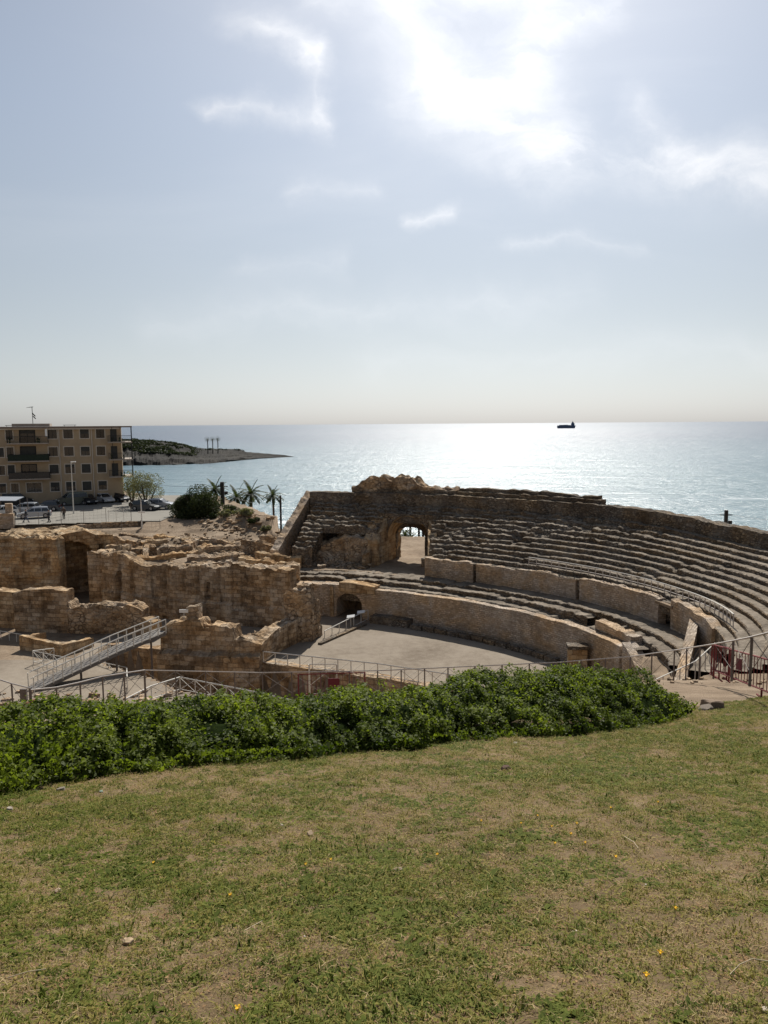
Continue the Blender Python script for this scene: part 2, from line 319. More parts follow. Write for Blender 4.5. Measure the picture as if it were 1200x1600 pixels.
def H(x, y):
    """height of the bare ground everywhere (used for the ground sheet and to stand things on it)"""
    x = np.asarray(x, float); y = np.asarray(y, float)
    e, X, Y = edist(x, y)
    z = hill(x, y)
    z = z-6.0*sst(34.2, 43, y+.25*np.clip(-x-2, 0, 20)*0)*sst(26, 14, x)          # rock cut bank behind the fence
    z = np.maximum(z, ARZ)
    z = np.where(y > 47, ARZ, z)
    zr = hill(x, np.minimum(y, 34.5))-2.2*sst(35, 40, y)                           # right hand shoulder
    z = np.where((y > 35) & (e > 5.8), z*(1-sst(12, 16, x))+np.maximum(zr, -13.6)*sst(12, 16, x), z)
    z = np.where((y > 40) & (x > 12) & (e > .5) & (e <= 5.8), -15.6, z)
    z = np.where((y > 42) & (x > 12) & (e > 5.8), -14.4, z)
    z = np.where(e < .2, np.minimum(z, ARZ), z)
    z = np.where((e < 0) & (y > 46), ARZ, z)
    far = (y > 50)
    # right of the cut: under the seating then the ground outside
    zo = np.where(e > 3.5, -14.95, ARZ)
    zo = np.where(e < .5, ARZ, zo)
    z = np.where(far & (x > -14.5) & (e >= 0) & (Y > -2), zo, z)
    # left: ruins plateau and street level
    plat = -14.0+.5*sst(84, 96, y)+.25*sst(-22, -34, x)
    in_court = (x < -25.2) & (y < 87)
    zl = np.where((y > 77.2-.48*(x+27)) & ~in_court, plat, ARZ)
    st = 97.75+.2*np.clip(x+48, 0, 16.5)
    zl = np.where(x < -31.6, np.where(y > st, -12.62, zl), np.where(in_court, zl, zl+(-12.62-zl)*sst(st-5, st, y)*(y > 90)))
    z = np.where(far & (x <= -14.5), zl, z)
    # transverse pit
    pit = in_poly(x, y, PIT)
    z = np.where(pit, -22.2, z)
    # seaward slopes
    edge = np.where(x < -30, 139., 101.)
    edge = np.where((x >= -30) & (x < -12), 139-(x+30)*2.2, edge)
    sea = np.interp(y-edge, [0, 6, 14, 40, 60], [0, -3, -6.2, -9.5, -12.2])
    base = np.where(x < -30, -12.62, np.where(x < -12, -12.9-(x+30)*.1, -14.95))
    zf = np.maximum(base+sea, -27.6)
    s = shore(x); zf = np.minimum(zf, -29.0+(s-y)*.055)
    z = np.where(y > edge, zf, z)
    lump = (fbm(x*.35, y*.35, 3)-.5)*.5+(fbm(x*1.3, y*1.3, 8)-.5)*.25
    k = np.where((y > 62) & (x < -12) & (y < 97) & (z > -15), .5, np.where(z <= ARZ+.02, .08, np.where(y < 36, .25, 1.0)))
    k = np.where((x < -29) & (y > 96) & (y < 139), .03, k)
    ter = np.floor((fbm(x*.16, y*.22, 33)-.5)*9)*.14+(fbm(x*.9, y*.9, 44)-.5)*.3-.15
    z = z+np.where((y > 74) & (x < -12) & (y < 96.5) & (z > -15), ter, 0)
    md = np.exp(-(((x+18.6)/4.2)**2+((y-99.5)/3.2)**2))*.9+np.exp(-(((x+14.5)/2.6)**2+((y-97)/2.6)**2))*.8
    z = z+md*(.6+.9*fbm(x*.9, y*.9, 91))
    return z+lump*k
def gz(x, y): return float(H(x, y))

# ------------------------------------------------------------------ ground, sand, street, sea
def sheet(name, xs, ys, zf, mat, kind='structure', mask=None, smooth=True):
    X, Y = np.meshgrid(xs, ys); Z = zf(X, Y); nx, ny = len(xs), len(ys)
    v = np.stack([X.ravel(), Y.ravel(), Z.ravel()], 1)
    j, i = np.meshgrid(np.arange(ny-1), np.arange(nx-1), indexing='ij'); a = (j*nx+i).ravel()
    f = np.stack([a, a+1, a+nx+1, a+nx], 1)
    if mask is not None:
        cx = X.ravel()[f].mean(1); cy = Y.ravel()[f].mean(1); f = f[mask(cx, cy)]
        used = np.unique(f); rm = -np.ones(len(v), int); rm[used] = np.arange(len(used)); v = v[used]; f = rm[f]
    me = bpy.data.meshes.new(name); me.vertices.add(len(v)); me.vertices.foreach_set('co', v.astype(np.float32).ravel())
    me.loops.add(f.size); me.loops.foreach_set('vertex_index', f.astype(np.int32).ravel()); me.polygons.add(len(f))
    me.polygons.foreach_set('loop_start', np.arange(0, f.size, 4, dtype=np.int32)); me.update(calc_edges=True)
    if smooth: me.polygons.foreach_set('use_smooth', [True]*len(f))
    me.materials.append(mat); o = bpy.data.objects.new(name, me); C.objects.link(o); o['kind'] = kind
    return o
def axis(*segs):
    out = []
    for a, b, d in segs: out += list(np.arange(a, b, d))
    return np.array(out+[segs[-1][1]])
sheet('ground', axis((-700, -120, 12), (-120, -48, 1.2), (-48, -10, .45), (-10, 32, .7), (32, 120, 3), (120, 900, 20)),
      axis((-30, -2, 4), (-2, 20, .8), (20, 34, .7), (34, 50, .5), (50, 104, .45), (104, 145, 1.2), (145, 260, 3), (260, 1000, 12)), lambda x, y: H(x, y)-.02, M_earth,
      mask=lambda x, y: ~((x > -13) & (x < 15) & (y < 17.5) & (y > -1)))
def lawn_z(x, y): return hill(x, y)+(fbm(x*.35, y*.35, 3)-.5)*.125+(fbm(x*1.3, y*1.3, 8)-.5)*.06
def lawn_mask(x, y): return y < np.interp(x, [-14, 5, 7.2, 9, 16], [19, 19, 18.6, 20.3, 27])+.6*(fbm(x*1.2, y*1.2, 77)-.5)
sheet('lawn', axis((-14, 16, .16)), axis((-2, 34, .16)), lambda x, y: lawn_z(x, y)+(fbm(x*3, y*3, 21)-.5)*.05, M_soil, mask=lambda x, y: lawn_mask(x, y))
sheet('arena_floor', axis((-46, 19, .6)), axis((40, 84, .6)), lambda x, y: ARZ+.012+(fbm(x*.5, y*.5, 5)-.5)*.05+0*x, M_sand,
      mask=lambda x, y: (edist(x, y)[0] < -.3) & ~(in_poly(x, y, PIT) | in_poly(x-.5, y, PIT) | in_poly(x+.5, y, PIT) | in_poly(x, y-.5, PIT) | in_poly(x, y+.5, PIT)) & ~((x < -25) & (y > 60)))
sheet('street', axis((-75, -29.5, 1.0)), axis((97.6, 138, .6)), lambda x, y: -12.56+0*x, M_asphalt, mask=lambda x, y: y > 97.5+.2*np.clip(x+48, 0, 16.5))

def sea_mat():
    m, n, l, b = newmat('sea_water'); g = n.new('ShaderNodeNewGeometry'); pos = g.outputs['Position']
    s = n.new('ShaderNodeSeparateXYZ'); l.new(pos, s.inputs[0])
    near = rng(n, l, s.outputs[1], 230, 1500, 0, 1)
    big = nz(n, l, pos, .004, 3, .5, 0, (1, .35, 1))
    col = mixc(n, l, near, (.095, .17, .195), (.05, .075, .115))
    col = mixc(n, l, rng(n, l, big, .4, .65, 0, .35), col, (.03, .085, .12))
    # breaking foam close to the beach
    line = nz(n, l, pos, .05, 5, .65, 1.2, (.35, 1.6, 1))
    shal = rng(n, l, s.outputs[1], 205, 330, 1, 0)
    fm = n.new('ShaderNodeMath'); fm.operation = 'MULTIPLY'; l.new(rng(n, l, line, .56, .66), fm.inputs[0]); l.new(shal, fm.inputs[1])
    col = mixc(n, l, fm.outputs[0], col, (.7, .73, .73))
    l.new(col, b.inputs['Base Color']); b.inputs['IOR'].default_value = 1.33
    l.new(rng(n, l, s.outputs[1], 200, 2500, .27, .37), b.inputs['Roughness'])
    w1 = nz(n, l, pos, .55, 6, .62, .2, (.45, 1.5, 1)); w2 = nz(n, l, pos, .11, 5, .65, .3, (.6, 1.3, 1)); w3 = nz(n, l, pos, .02, 4, .6, .4, (.5, 1.4, 1))
    a = n.new('ShaderNodeMath'); a.operation = 'MULTIPLY_ADD'; l.new(w2, a.inputs[0]); a.inputs[1].default_value = 3.; l.new(w1, a.inputs[2])
    w4 = nz(n, l, pos, 1.0, 3, .6, .1, (.42, .13, 1)); w5 = nz(n, l, pos, 1.0, 3, .6, .1, (.09, .010, 1))
    q4 = n.new('ShaderNodeMath'); q4.operation = 'MULTIPLY_ADD'; l.new(w4, q4.inputs[0]); q4.inputs[1].default_value = .75; l.new(a.outputs[0], q4.inputs[2])
    q5 = n.new('ShaderNodeMath'); q5.operation = 'MULTIPLY_ADD'; l.new(w5, q5.inputs[0]); q5.inputs[1].default_value = .7; l.new(q4.outputs[0], q5.inputs[2]); a = q5
    a2 = n.new('ShaderNodeMath'); a2.operation = 'MULTIPLY_ADD'; l.new(w3, a2.inputs[0]); a2.inputs[1].default_value = 8.; l.new(a.outputs[0], a2.inputs[2])
    bp = n.new('ShaderNodeBump'); bp.inputs['Distance'].default_value = .55; bp.inputs['Strength'].default_value = .85; l.new(a2.outputs[0], bp.inputs['Height']); l.new(bp.outputs[0], b.inputs['Normal'])
    return m
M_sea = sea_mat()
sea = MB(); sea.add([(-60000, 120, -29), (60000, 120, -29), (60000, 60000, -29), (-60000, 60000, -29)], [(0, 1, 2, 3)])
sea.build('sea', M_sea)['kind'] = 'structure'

# headland
M_rock = ground_mat('headland_rock', [(.012, .011, .010), (.024, .022, .019), (.06, .053, .043)], .03, .22, .8)
M_scrub = ground_mat('dark_scrub', [(.018, .026, .014), (.04, .052, .025), (.075, .085, .045)], .05, .35, 1.2)
def headland():
    top_u = [170, 200, 250, 280, 300, 320, 375, 385, 420, 445, 462]
    top_v = [686, 687.5, 690.5, 694, 700, 700.5, 702, 706, 709, 711, 714]
    sh_u = [150, 190, 260, 330, 400, 440, 463]; sh_v = [733, 728, 727, 724.5, 717.5, 715, 714]
    us = np.linspace(120, 463, 170); rows = []
    for u in us:
        p0 = at(u, float(np.interp(u, sh_u, sh_v)), z=-29.2); tv = float(np.interp(u, top_u, top_v))
        w_ = 75*min(1, max(.03, (463-u)/150.))
        y1 = p0[1]+w_; topz = at(u, tv, y=y1)[2]; hgt = topz+29
        col = []
        for k, (fy, fz) in enumerate(((-.06, -.12), (0, .0), (.03, .12), (.10, .26), (.2, .30), (.36, .36), (.44, .5), (.56, .56), (.7, .78), (.85, .93), (1, 1), (1.3, .9), (1.6, .5), (1.8, -.1))):
            jit = (noise.noise(Vector((u*.12, k*.8, 2)))*.09+noise.noise(Vector((u*.4, k*1.8, 7)))*.07)*(0 if k < 1 else 1)
            yy = p0[1]+fy*w_+noise.noise(Vector((u*.07, k*.6, 5)))*6*min(1, w_/60)
            col.append((p0[0]*yy/p0[1], yy, -29+(fz+jit)*hgt))
        rows.append(col)
    mb = MB(); n = len(rows[0])
    for c_ in rows: mb.v += c_
    for i in range(len(rows)-1):
        for k in range(n-1):
            mb.f.append((i*n+k, (i+1)*n+k, (i+1)*n+k+1, i*n+k+1)); mb.mi.append(0)
    mb.build('headland', M_rock, smooth=False)['kind'] = 'structure'
    return rows
hl_rows = headland()

# ------------------------------------------------------------------ rough masonry walls
def resample(path, step):
    out = [(path[0][0], path[0][1], 0.0)]; segs = []
    tot = 0
    for i in range(len(path)-1):
        d = math.hypot(path[i+1][0]-path[i][0], path[i+1][1]-path[i][1]); segs.append(d); tot += d
    for i in range(len(path)-1):
        n = max(1, int(round(segs[i]/step)))
        for k in range(1, n+1):
            f = k/n; out.append((path[i][0]+(path[i+1][0]-path[i][0])*f, path[i][1]+(path[i+1][1]-path[i][1])*f, i+f))
    return out
def prof(vals, s):
    i = min(int(s), len(vals)-2) if len(vals) > 1 else 0
    return vals[0] if len(vals) == 1 else vals[i]+(vals[i+1]-vals[i])*(s-i)
def rough_wall(name, path, thick, zb, zt, mat, seed=0, ragged=.25, rough=.06, step=.3, parent=None, carve=None, build=True, slope_back=0.0, block=.7):
    """path = front foot line (camera side, left to right); zb, zt = values per path point"""
    zb = zb if isinstance(zb, (list, tuple)) else [zb]*len(path); zt = zt if isinstance(zt, (list, tuple)) else [zt]*len(path)
    P = resample(path, step); mb = MB(); uv = []; n = len(P); arc = 0; prev = None
    hmax = max(prof(zt, p[2])-prof(zb, p[2]) for p in P); nz_ = max(2, int(math.ceil(hmax/step))); ntp = max(2, int(thick/step)); nb = 2
    L_ = nz_+1+ntp+nb
    for i, (x, y, s) in enumerate(P):
        if prev: arc += math.hypot(x-prev[0], y-prev[1])
        prev = (x, y)
        a = P[max(0, i-1)]; b = P[min(n-1, i+1)]; dx, dy = b[0]-a[0], b[1]-a[1]; d = math.hypot(dx, dy); nx, ny = -dy/d, dx/d       # away from the camera side
        zb_, zt_ = prof(zb, s), prof(zt, s)
        q = math.floor(arc/block+noise.noise(Vector((arc*.2, seed, 0)))*.8); rnd = noise.noise(Vector((q*3.17+.5, seed*7.3, 1.1)))
        top = zt_+ragged*(round(rnd*3.2)/2.6+noise.noise(Vector((arc*.45, seed*1.7, 4)))*.9)
        loop = []
        for k in range(nz_+1): loop.append((0.0, zb_+(top-zb_)*k/nz_))
        for k in range(1, ntp+1): loop.append((thick*k/ntp, top+slope_back*k/ntp))
        for k in range(1, nb+1): loop.append((thick, top+slope_back+(zb_-top-slope_back)*k/nb))
        for k, (o_, z_) in enumerate(loop):
            pv = Vector((arc*1.3, o_*1.3+seed*3.1, z_*1.3)); dsp = (noise.noise(pv)*1.0+noise.noise(pv*2.7)*.6)*rough
            zz_ = z_; oo = o_
            if k <= nz_:
                cq = math.floor((z_-zb_)/.42); oo = o_+dsp*1.0+rough*.55*noise.noise(Vector((math.floor(arc/.8+.5*(cq % 2))*1.91+.3, cq*2.7+.2, seed)))
                if k == nz_: oo += ragged*.25*abs(noise.noise(Vector((q*1.9, seed, 9))))
                if carve: oo += carve(arc, (z_-zb_), z_)
            elif k <= nz_+ntp: zz_ = z_+dsp*1.6*(1+ragged*2)+ragged*.45*noise.noise(Vector((q*2.1, o_*1.6, seed)))
            mb.v.append((x+nx*oo, y+ny*oo, zz_)); uv.append((arc+(o_ if k > nz_ and k <= nz_+ntp else 0)*.0+seed*1.37, zz_+(o_ if k > nz_ else 0)))
    for i in range(n-1):
        for k in range(L_-1):
            mb.f.append((i*L_+k, (i+1)*L_+k, (i+1)*L_+k+1, i*L_+k+1)); mb.mi.append(0)
    # end caps
    for i in (0, n-1):
        base = len(mb.v)
        for k in range(L_): mb.v.append(mb.v[i*L_+k]); oo = loop[k][0]; uv.append((oo+seed*.7, mb.v[i*L_+k][2]))
        m_ = nz_; lo = list(range(0, m_+1)); 
        bk = list(range(L_-1, m_, -1))
        # ladder between the front column and the back column
        pts_f = [base+k for k in lo]; cen = [base+k for k in range(m_+1, L_)]
        f = tuple(pts_f+cen); mb.f.append(f if i == 0 else f[::-1]); mb.mi.append(0)
    mb.uv = uv
    return mb.build(name, mat, parent) if build else mb

# ------------------------------------------------------------------ the seating
def outer_drop(t): return -.75*float(sst(46, 20, t))-.25*float(sst(20, 0, t))
ROWS = [(5.3+.7*k, -13.1+.38*(k+1)) for k in range(11)]
WALL_OFF = 13.0
T_END_L, T_END_R = 97.5, -16
def gap_edges(off):
    """left and right bounds of the seaward passage, as angles, for a given ring"""
    f = min(1, max(0, (off-7)/7.4))
    zq = -12.5
    uL = 583+(626-583)*f; uR = 668+(671-668)*f
    return t_for_u(uR, off, zq), t_for_u(uL, off, zq)
seating = empty('seating_tiers', (ring(60, 9)[0], ring(60, 9)[1], -14), label='curved tiers of eroded stone seats rising to the sea-side wall', cat='ruin')
M_tread = ground_mat('dusty_sunlit_tread_stone', [(.085, .069, .052), (.19, .157, .12), (.36, .305, .24)], .5, 3.0, .08)  # dust tone, lifted further to paint grazing sun onto the treads
def strip(name, off0, off1, z0, z1, zback, t0, t1, seed, erode, mat, parent, step=.2, lip=.05, skip=None, under=.6, drop_fn=None):
    """one tier: riser from z0 to z1 at off0, tread to off1"""
    mb = MB(); uv = []
    def arc_len(t): return R(1)*math.hypot(EA*math.sin(R(t)), EB*math.cos(R(t)))+R(1)*off0
    ts = [t0]; arcs = [0.0]
    while ts[-1] < t1: ts.append(ts[-1]+step/arc_len(ts[-1])); arcs.append(arcs[-1]+step)
    prevok = False; L_ = 8
    for t, arc in zip(ts, arcs):
        if skip and skip(t): prevok = False; continue
        dz = outer_drop(t)*max(0, (off0-5)/8.) if drop_fn is None else drop_fn(t)
        blk = math.floor(arc/.62+noise.noise(Vector((arc*.13, seed, 3)))*1.5); rb = noise.noise(Vector((blk*2.31+.4, seed*5.7, .3)))
        er = erode(t)
        ba = (blk+.5)*.62; miss = max(0, noise.noise(Vector((ba*.22, off0*.55, 2.2)))*1.0+noise.noise(Vector((ba*1.1, seed*3.3, 8)))*.7-.40+er*.55)
        miss = min(1.2, miss*1.8)*(z1-z0)
        ct = max(0, er)
        jr = rb*(.035+.14*ct); jz = noise.noise(Vector((blk*1.7, seed*2.9, 5)))*(.035+.14*ct)
        zt_ = z1+dz-miss*.8+jz; o0 = off0+jr+miss*.35
        pts = [(off0+jr, z0+dz-under), (off0+jr*.8, (z0+z1)/2+dz-miss*.5), (o0-.02, zt_-.05), (o0+.05, zt_), (o0+(off1-off0)*.3, zt_+rb*.02), (o0+(off1-off0)*.55, zt_-.01), (off0+(off1-off0)*.8, zt_), (off1+.18, zt_+.02)]
        for k, (o_, z_) in enumerate(pts):
            x, y = ring(t, o_+.0)
            pv = Vector((x*1.4, y*1.4, z_*1.4)); a_ = noise.noise(pv); b_ = noise.noise(pv*3.3+Vector((9, 2, 4)))
            am = .045+.11*ct
            zz_ = z_+(a_*.7+b_*.8)*am*(0 if k == 0 else 1); sh = (b_*.8+a_*.5)*am
            x2, y2 = ring(t, o_+sh)
            mb.v.append((x2, y2, zz_)); uv.append((arc+seed*.37, zz_ if k < 4 else zz_+(o_-off0)))
        b = len(mb.v)-L_
        if prevok:
            for k in range(L_-1): mb.f.append((b-L_+k, b-L_+k+1, b+k+1, b+k)); mb.mi.append(0 if k < 3 else 1)
        prevok = True
    mb.uv = uv
    return mb.build(name, [mat, M_tread], parent)
def er_media(k):
    def f(t):
        e = .85*float(sst(52, 70, t))
        if k >= 6: e = max(e, .8*float(sst(26, 44, t)))
        if k >= 9: e += .1
        return e*.85-.12*float(sst(40, 15, t))
    return f
for k, (o0, z1) in enumerate(ROWS):
    o1 = o0+.7; z0 = z1-.38
    def sk(t, o0=o0):
        a, b = gap_edges(o0)
        if o0 < 10.75 and a-.2 < t < b+.2: return True
        if t > 80 and o0 < 8.3 and t < 92.5: return True
        return False
    wide = 0
    strip('seat_row', o0, o1, z0, z1, z1, T_END_R, T_END_L-1.2, 11+k, er_media(k), M_seat, seating, skip=sk, under=1.6 if o0 < 8.6 else .6)
# walkway behind the second wall, low rows in front of it
strip('walkway', 4.7, 5.5, -13.4, -13.1, -13.1, -6, 71.5, 41, lambda t: -.2, M_seat, seating, drop_fn=lambda t: 0)
for k, (o0, o1, z1) in enumerate(((.75, 1.7, -15.5), (1.7, 2.7, -15.12), (2.7, 4.6, -14.85))):
    strip('lower_seat_row', o0, o1, z1-.4, z1, z1, (14, 2, -2)[k], 103, 51+k, lambda t, k=k: .25 if k else .05, M_seat, seating, drop_fn=lambda t, k=k: -.12 if t > 90 else 0, skip=lambda t, k=k: (26 < t < 33 and k == 1), under=1.2)
# upper retaining wall of the top tier, its double crest and the crown of rubble
def wall_ring(name, off, thick, zb, zt, t0, t1, mat, parent, seed, ragged=.12, rough=.06, dt=2.0, skipfn=None, zbf=None, ztf=None, step=.3, carve=None):
    ts = list(np.arange(t1, t0, -dt))+[t0]
    path = [ring(t, off) for t in ts]
    zbs = [zbf(t) if zbf else zb for t in ts]; zts = [ztf(t) if ztf else zt for t in ts]
    return rough_wall(name, path, thick, zbs, zts, mat, seed, ragged, rough, step, parent, carve)
tgR, tgL = gap_edges(14.4)
def arch_soffit(t, off):
    a, b = gap_edges(off); c = (a+b)/2; h = (b-a)/2; q = min(1, abs(t-c)/h)
    f = min(1, max(0, (off-10.6)/3.8)); crown = -9.75+(-11.35+9.75)*f; spring = -12.3
    return spring+(crown-spring)*math.sqrt(max(0, 1-q*q))
wall_ring('top_wall', 13.0, 1.25, -9.9, -7.75, tgL, T_END_L, M_seat, seating, 3, .08, ztf=lambda t: -7.72+outer_drop(t), zbf=lambda t: -15.3 if t > 82 else -15.3)
wall_ring('top_wall', 13.0, 1.25, -9.9, -7.75, tgR, tgL, M_seat, seating, 4, .08, dt=.4, ztf=lambda t: -7.72, zbf=lambda t: arch_soffit(t, 14.4), step=.25)
wall_ring('top_wall', 13.0, 1.25, -9.9, -7.75, T_END_R, tgR, M_seat, seating, 5, .10, ztf=lambda t: -7.72+outer_drop(t), zbf=lambda t: -15.3+outer_drop(t))
wall_ring('crest', 13.75, 1.0, -8.4, -7.3, t_for_u(940, 13.9, -7.4, 20, 100), 86, M_seat, seating, 6, .08, ztf=lambda t: -7.33+outer_drop(t)*.55)
wall_ring('crest', 14.35, .8, -8.4, -6.95, t_for_u(936, 14.5, -7.0, 20, 100), 72, M_seat, seating, 8, .10, ztf=lambda t: -6.97+outer_drop(t)*.55-(.12 if 40 < t < 55 else 0))
def crown_z(t):
    u = np.interp(t, [70, 90], [734, 554])
    return float(np.interp(u, [545, 555, 566, 578, 590, 600, 612, 622, 632, 645, 652, 662, 720], [-7.5, -7.15, -6.45, -6.2, -5.85, -6.1, -6.35, -6.0, -5.9, -5.95, -6.6, -7.0, -7.3]))
wall_ring('rubble_crown', 13.9, 2.2, -8.4, -6, 72, 90.5, M_rubble, seating, 9, .2, .22, dt=.5, ztf=crown_z, step=.25)
# tunnel through to the beach
def passage():
    mb = MB(); uv = []; offs = list(np.arange(10.75, 14.45, .4))+[14.4]; NS = 16
    for o_ in offs:
        a, b = gap_edges(o_); c = (a+b)/2; h = (b-a)/2
        for k in range(NS+1):
            th = math.pi*k/NS; t = c+h*math.cos(th); z = arch_soffit(t, o_)
            if k in (0, NS): z = -12.3
            j = noise.noise(Vector((o_*2, k*.9, 3)))*.09
            x, y = ring(t, o_); mb.v.append((x, y, z+j)); uv.append((k*.4, o_))
    n = NS+1
    for i in range(len(offs)-1):
        for k in range(NS): mb.f.append((i*n+k, i*n+k+1, (i+1)*n+k+1, (i+1)*n+k)); mb.mi.append(0)
    mb.uv = uv; return mb.build('vault', M_ochre, seating)
passage()
def face_above_arch():
    a, b = gap_edges(10.75); mb = MB(); uv = []; n = 26
    for i in range(n+1):
        t = a-1.5+(b-a+3)*i/n; inside = a <= t <= b
        zb = arch_soffit(t, 10.75) if inside else -15.1
        for k in range(7):
            z = zb+(-9.62-zb)*k/6; x, y = ring(t, 10.72+noise.noise(Vector((i*.5, k*.9, 1)))*.16); mb.v.append((x, y, z+(noise.noise(Vector((i*.8, k, 6)))*.12 if k == 6 else 0))); uv.append((i*.33, z))
    for i in range(n):
        for k in range(6): mb.f.append((i*7+k, i*7+k+1, (i+1)*7+k+1, (i+1)*7+k)); mb.mi.append(0)
    mb.uv = uv; mb.build('arch_face', M_seat, seating)
face_above_arch()
aL0 = gap_edges(7.0); aL1 = gap_edges(10.9); aL2 = gap_edges(14.4)
# side walls of the cut (left one is the tall broken face beside the arch)
pL = [ring(gap_edges(o)[1], o) for o in (14.4, 13, 12, 11, 10, 9, 8.2)]
rough_wall('passage_side', pL[::-1], 1.6, -15.2, [-12.1, -11.6, -10.5, -9.9, -9.6, -9.4, -9.4], M_ochre, 21, .3, .12, .28, seating, slope_back=.2)
pR = [ring(gap_edges(o)[0], o) for o in (5.6, 7, 8.5, 10, 12, 14.4)]
rough_wall('passage_side', pR[::-1], .9, -15.2, [-9.4, -9.6, -10.6, -11.3, -12.1, -13.0], M_ochre, 22, .15, .08, .3, seating)
# broken vertical masses where the lower rows have gone
rough_wall('broken_core', [ring(t, 8.0+.5*math.sin(t)) for t in (93, 91, 89, 87, 85, 83.6)], 1.5, -15.2, [-13.2, -12.7, -12.0, -11.9, -12.1, -11.8], M_rubble, 23, .3, .16, .28, seating, slope_back=.3)
rough_wall('broken_core', [ring(84.6, 7.0), ring(83.4, 7.1)], 1.2, -15.2, [-13.7, -13.4], M_ochre, 24, .3, .2, .25, seating)
rough_wall('broken_core', [ring(t, 6.3+.3*math.sin(t*2)) for t in (98, 95, 92, 90)], 2.2, -15.2, [-14.0, -13.6, -13.9, -14.5], M_rubble, 25, .35, .2, .3, seating, slope_back=.4)

# radial end wall with its sloping coping
a_ = ring(T_END_L, 14.6); b_ = ring(T_END_L+1.6, 5.2)
endw = rough_wall('radial_end_wall', [b_, (b_[0]*.5+a_[0]*.5, b_[1]*.5+a_[1]*.5), a_], .95, [-16, -16, -16], [-13.2, -10.4, -7.66], M_brick, 31, .10, .06, .25)
tag(endw, 'stepless sloping end wall with smooth coping, left end of the stone tiers', 'wall')

# podium wall around the arena
tag(wall_ring('podium_wall', 0, .75, ARZ-.1, PODZ, 17.5, 78.0, M_brick, None, 61, .05, .03, step=.28), 'long curved wall of small blocks facing the arena sand, right of the dark doorway', 'wall')
tag(wall_ring('podium_wall', .0, .8, ARZ-.1, PODZ+.1, 87.0, 93.5, M_brick, None, 62, .12, .05), 'short block wall between the dark doorway and the rubble stub', 'wall')
# broken near end of the podium, sloping down
tag(wall_ring('podium_wall', .15, 1.0, ARZ-.1, -15, -7, 17.0, M_brick, None, 63, .1, .04, ztf=lambda t: float(np.interp(t, [-7, 6, 12, 17], [-18.3, -17.4, -15.9, -15.25]))), 'broken near end of the arena wall, its top sloping down to the sand', 'wall')
tag(wall_ring('podium_wall', .85, .9, -16.4, -15.0, 17.5, 29, M_brick, None, 64, .14, .05, ztf=lambda t: -14.95), 'raised stretch of low wall behind the right end of the arena wall', 'wall')
# doorway into the podium: dark vaulted opening
def doorway():
    root = empty('arched_doorway', (*ring(80, 0), ARZ), label='dark vaulted doorway under a flat lintel at the back of the arena', cat='doorway')
    t0, t1 = 78.0, 87.0
    def bottom(t):
        tc_, h = 81.7, 2.55
        q = abs(t-tc_)/h
        return ARZ+1.25+1.15*math.sqrt(1-q*q) if q < 1 else None
    mb = MB(); uv = []; n = 60; rows_ = []
    for i in range(n+1):
        t = t0+(t1-t0)*i/n; b = bottom(t); zb = b if b is not None else (ARZ if t < 79 or t > 84.4 else ARZ)
        pass
        x0, y0 = ring(t, .02); x1, y1 = ring(t, 6.0); j = .05*noise.noise(Vector((i*.3, 0, 0)))
        rows_.append([(x0, y0, zb), (x0, y0, -15.45+j), (*ring(t, 1.0), -15.4+j), (x1, y1, zb)])
    for r_ in rows_:
        mb.v += r_; uv += [(r_[0][0], r_[0][2]), (r_[0][0], r_[1][2]), (r_[0][0], r_[1][2]+1), (r_[0][0], 5+r_[3][2])]
    for i in range(n):
        mb.f.append((i*4, i*4+1, (i+1)*4+1, (i+1)*4)); mb.f.append((i*4+1, i*4+2, (i+1)*4+2, (i+1)*4+1)); mb.f.append((i*4+3, i*4, (i+1)*4, (i+1)*4+3)); mb.mi += [0]*3
    mb.uv = uv; mb.build('wall', M_brick, root)
    pj = [ring(85.3, -.14), ring(84.7, -.14)]
    rough_wall('jamb', pj, .5, ARZ, -15.6, M_ochre, 72, .02, .02, .25, root)
    rough_wall('lintel', [ring(t, -.16) for t in (83.5, 81.5, 79, 76.5)], 1.3, [-16.05]*4, [-15.15, -15.1, -15.2, -15.35], M_ochre, 73, .08, .05, .25, root)
    bk = MB(); 
    x0, y0 = ring(88, 6.0); x1, y1 = ring(77, 6.0); bk.add([(x0, y0, ARZ), (x1, y1, ARZ), (x1, y1, -15), (x0, y0, -15)], [(0, 1, 2, 3)]); bk.uv = [(0, 0), (5, 0), (5, 3), (0, 3)]
    bk.build('back_wall', M_ochre, root)
doorway()
# second walls with stair gaps
def seg(t0, t1, seed, label, ztf, thick=.7, off=4.5):
    o = wall_ring('balustrade_wall', off, thick, -15.4, -13.1, t0, t1, M_brick, None, seed, .14, .04, ztf=ztf, dt=1.2, step=.25)
    return tag(o, label, 'wall', 'block walls dividing the lower and middle seats')
tu = lambda u: t_for_u(u, 4.5, -14.2, -5, 100)
seg(tu(738), tu(663), 81, 'shortest block wall segment, just right of the sea passage', lambda t: -13.05)
seg(tu(898), tu(743), 82, 'long block wall segment in the middle of the seating', lambda t: -13.0-.25*float(sst(tu(760), tu(775), t)*0)-.15)
seg(tu(1027), tu(904), 83, 'block wall segment ending beside a slab-roofed stair gap', lambda t: -12.95-.012*(t-tu(1027))*0)
seg(6.5, tu(1046), 84, 'smooth block wall segment nearest the handrail, right of the stair gap', lambda t: float(np.interp(t, [6.5, 9, tu(1046)-1, tu(1046)], [-13.2, -12.9, -12.75, -12.6])))
g = empty('stair_gap_lintel', (*ring(tu(1036), 5), -13.4), label='flat stone slab bridging the gap between two block walls', cat='slab')
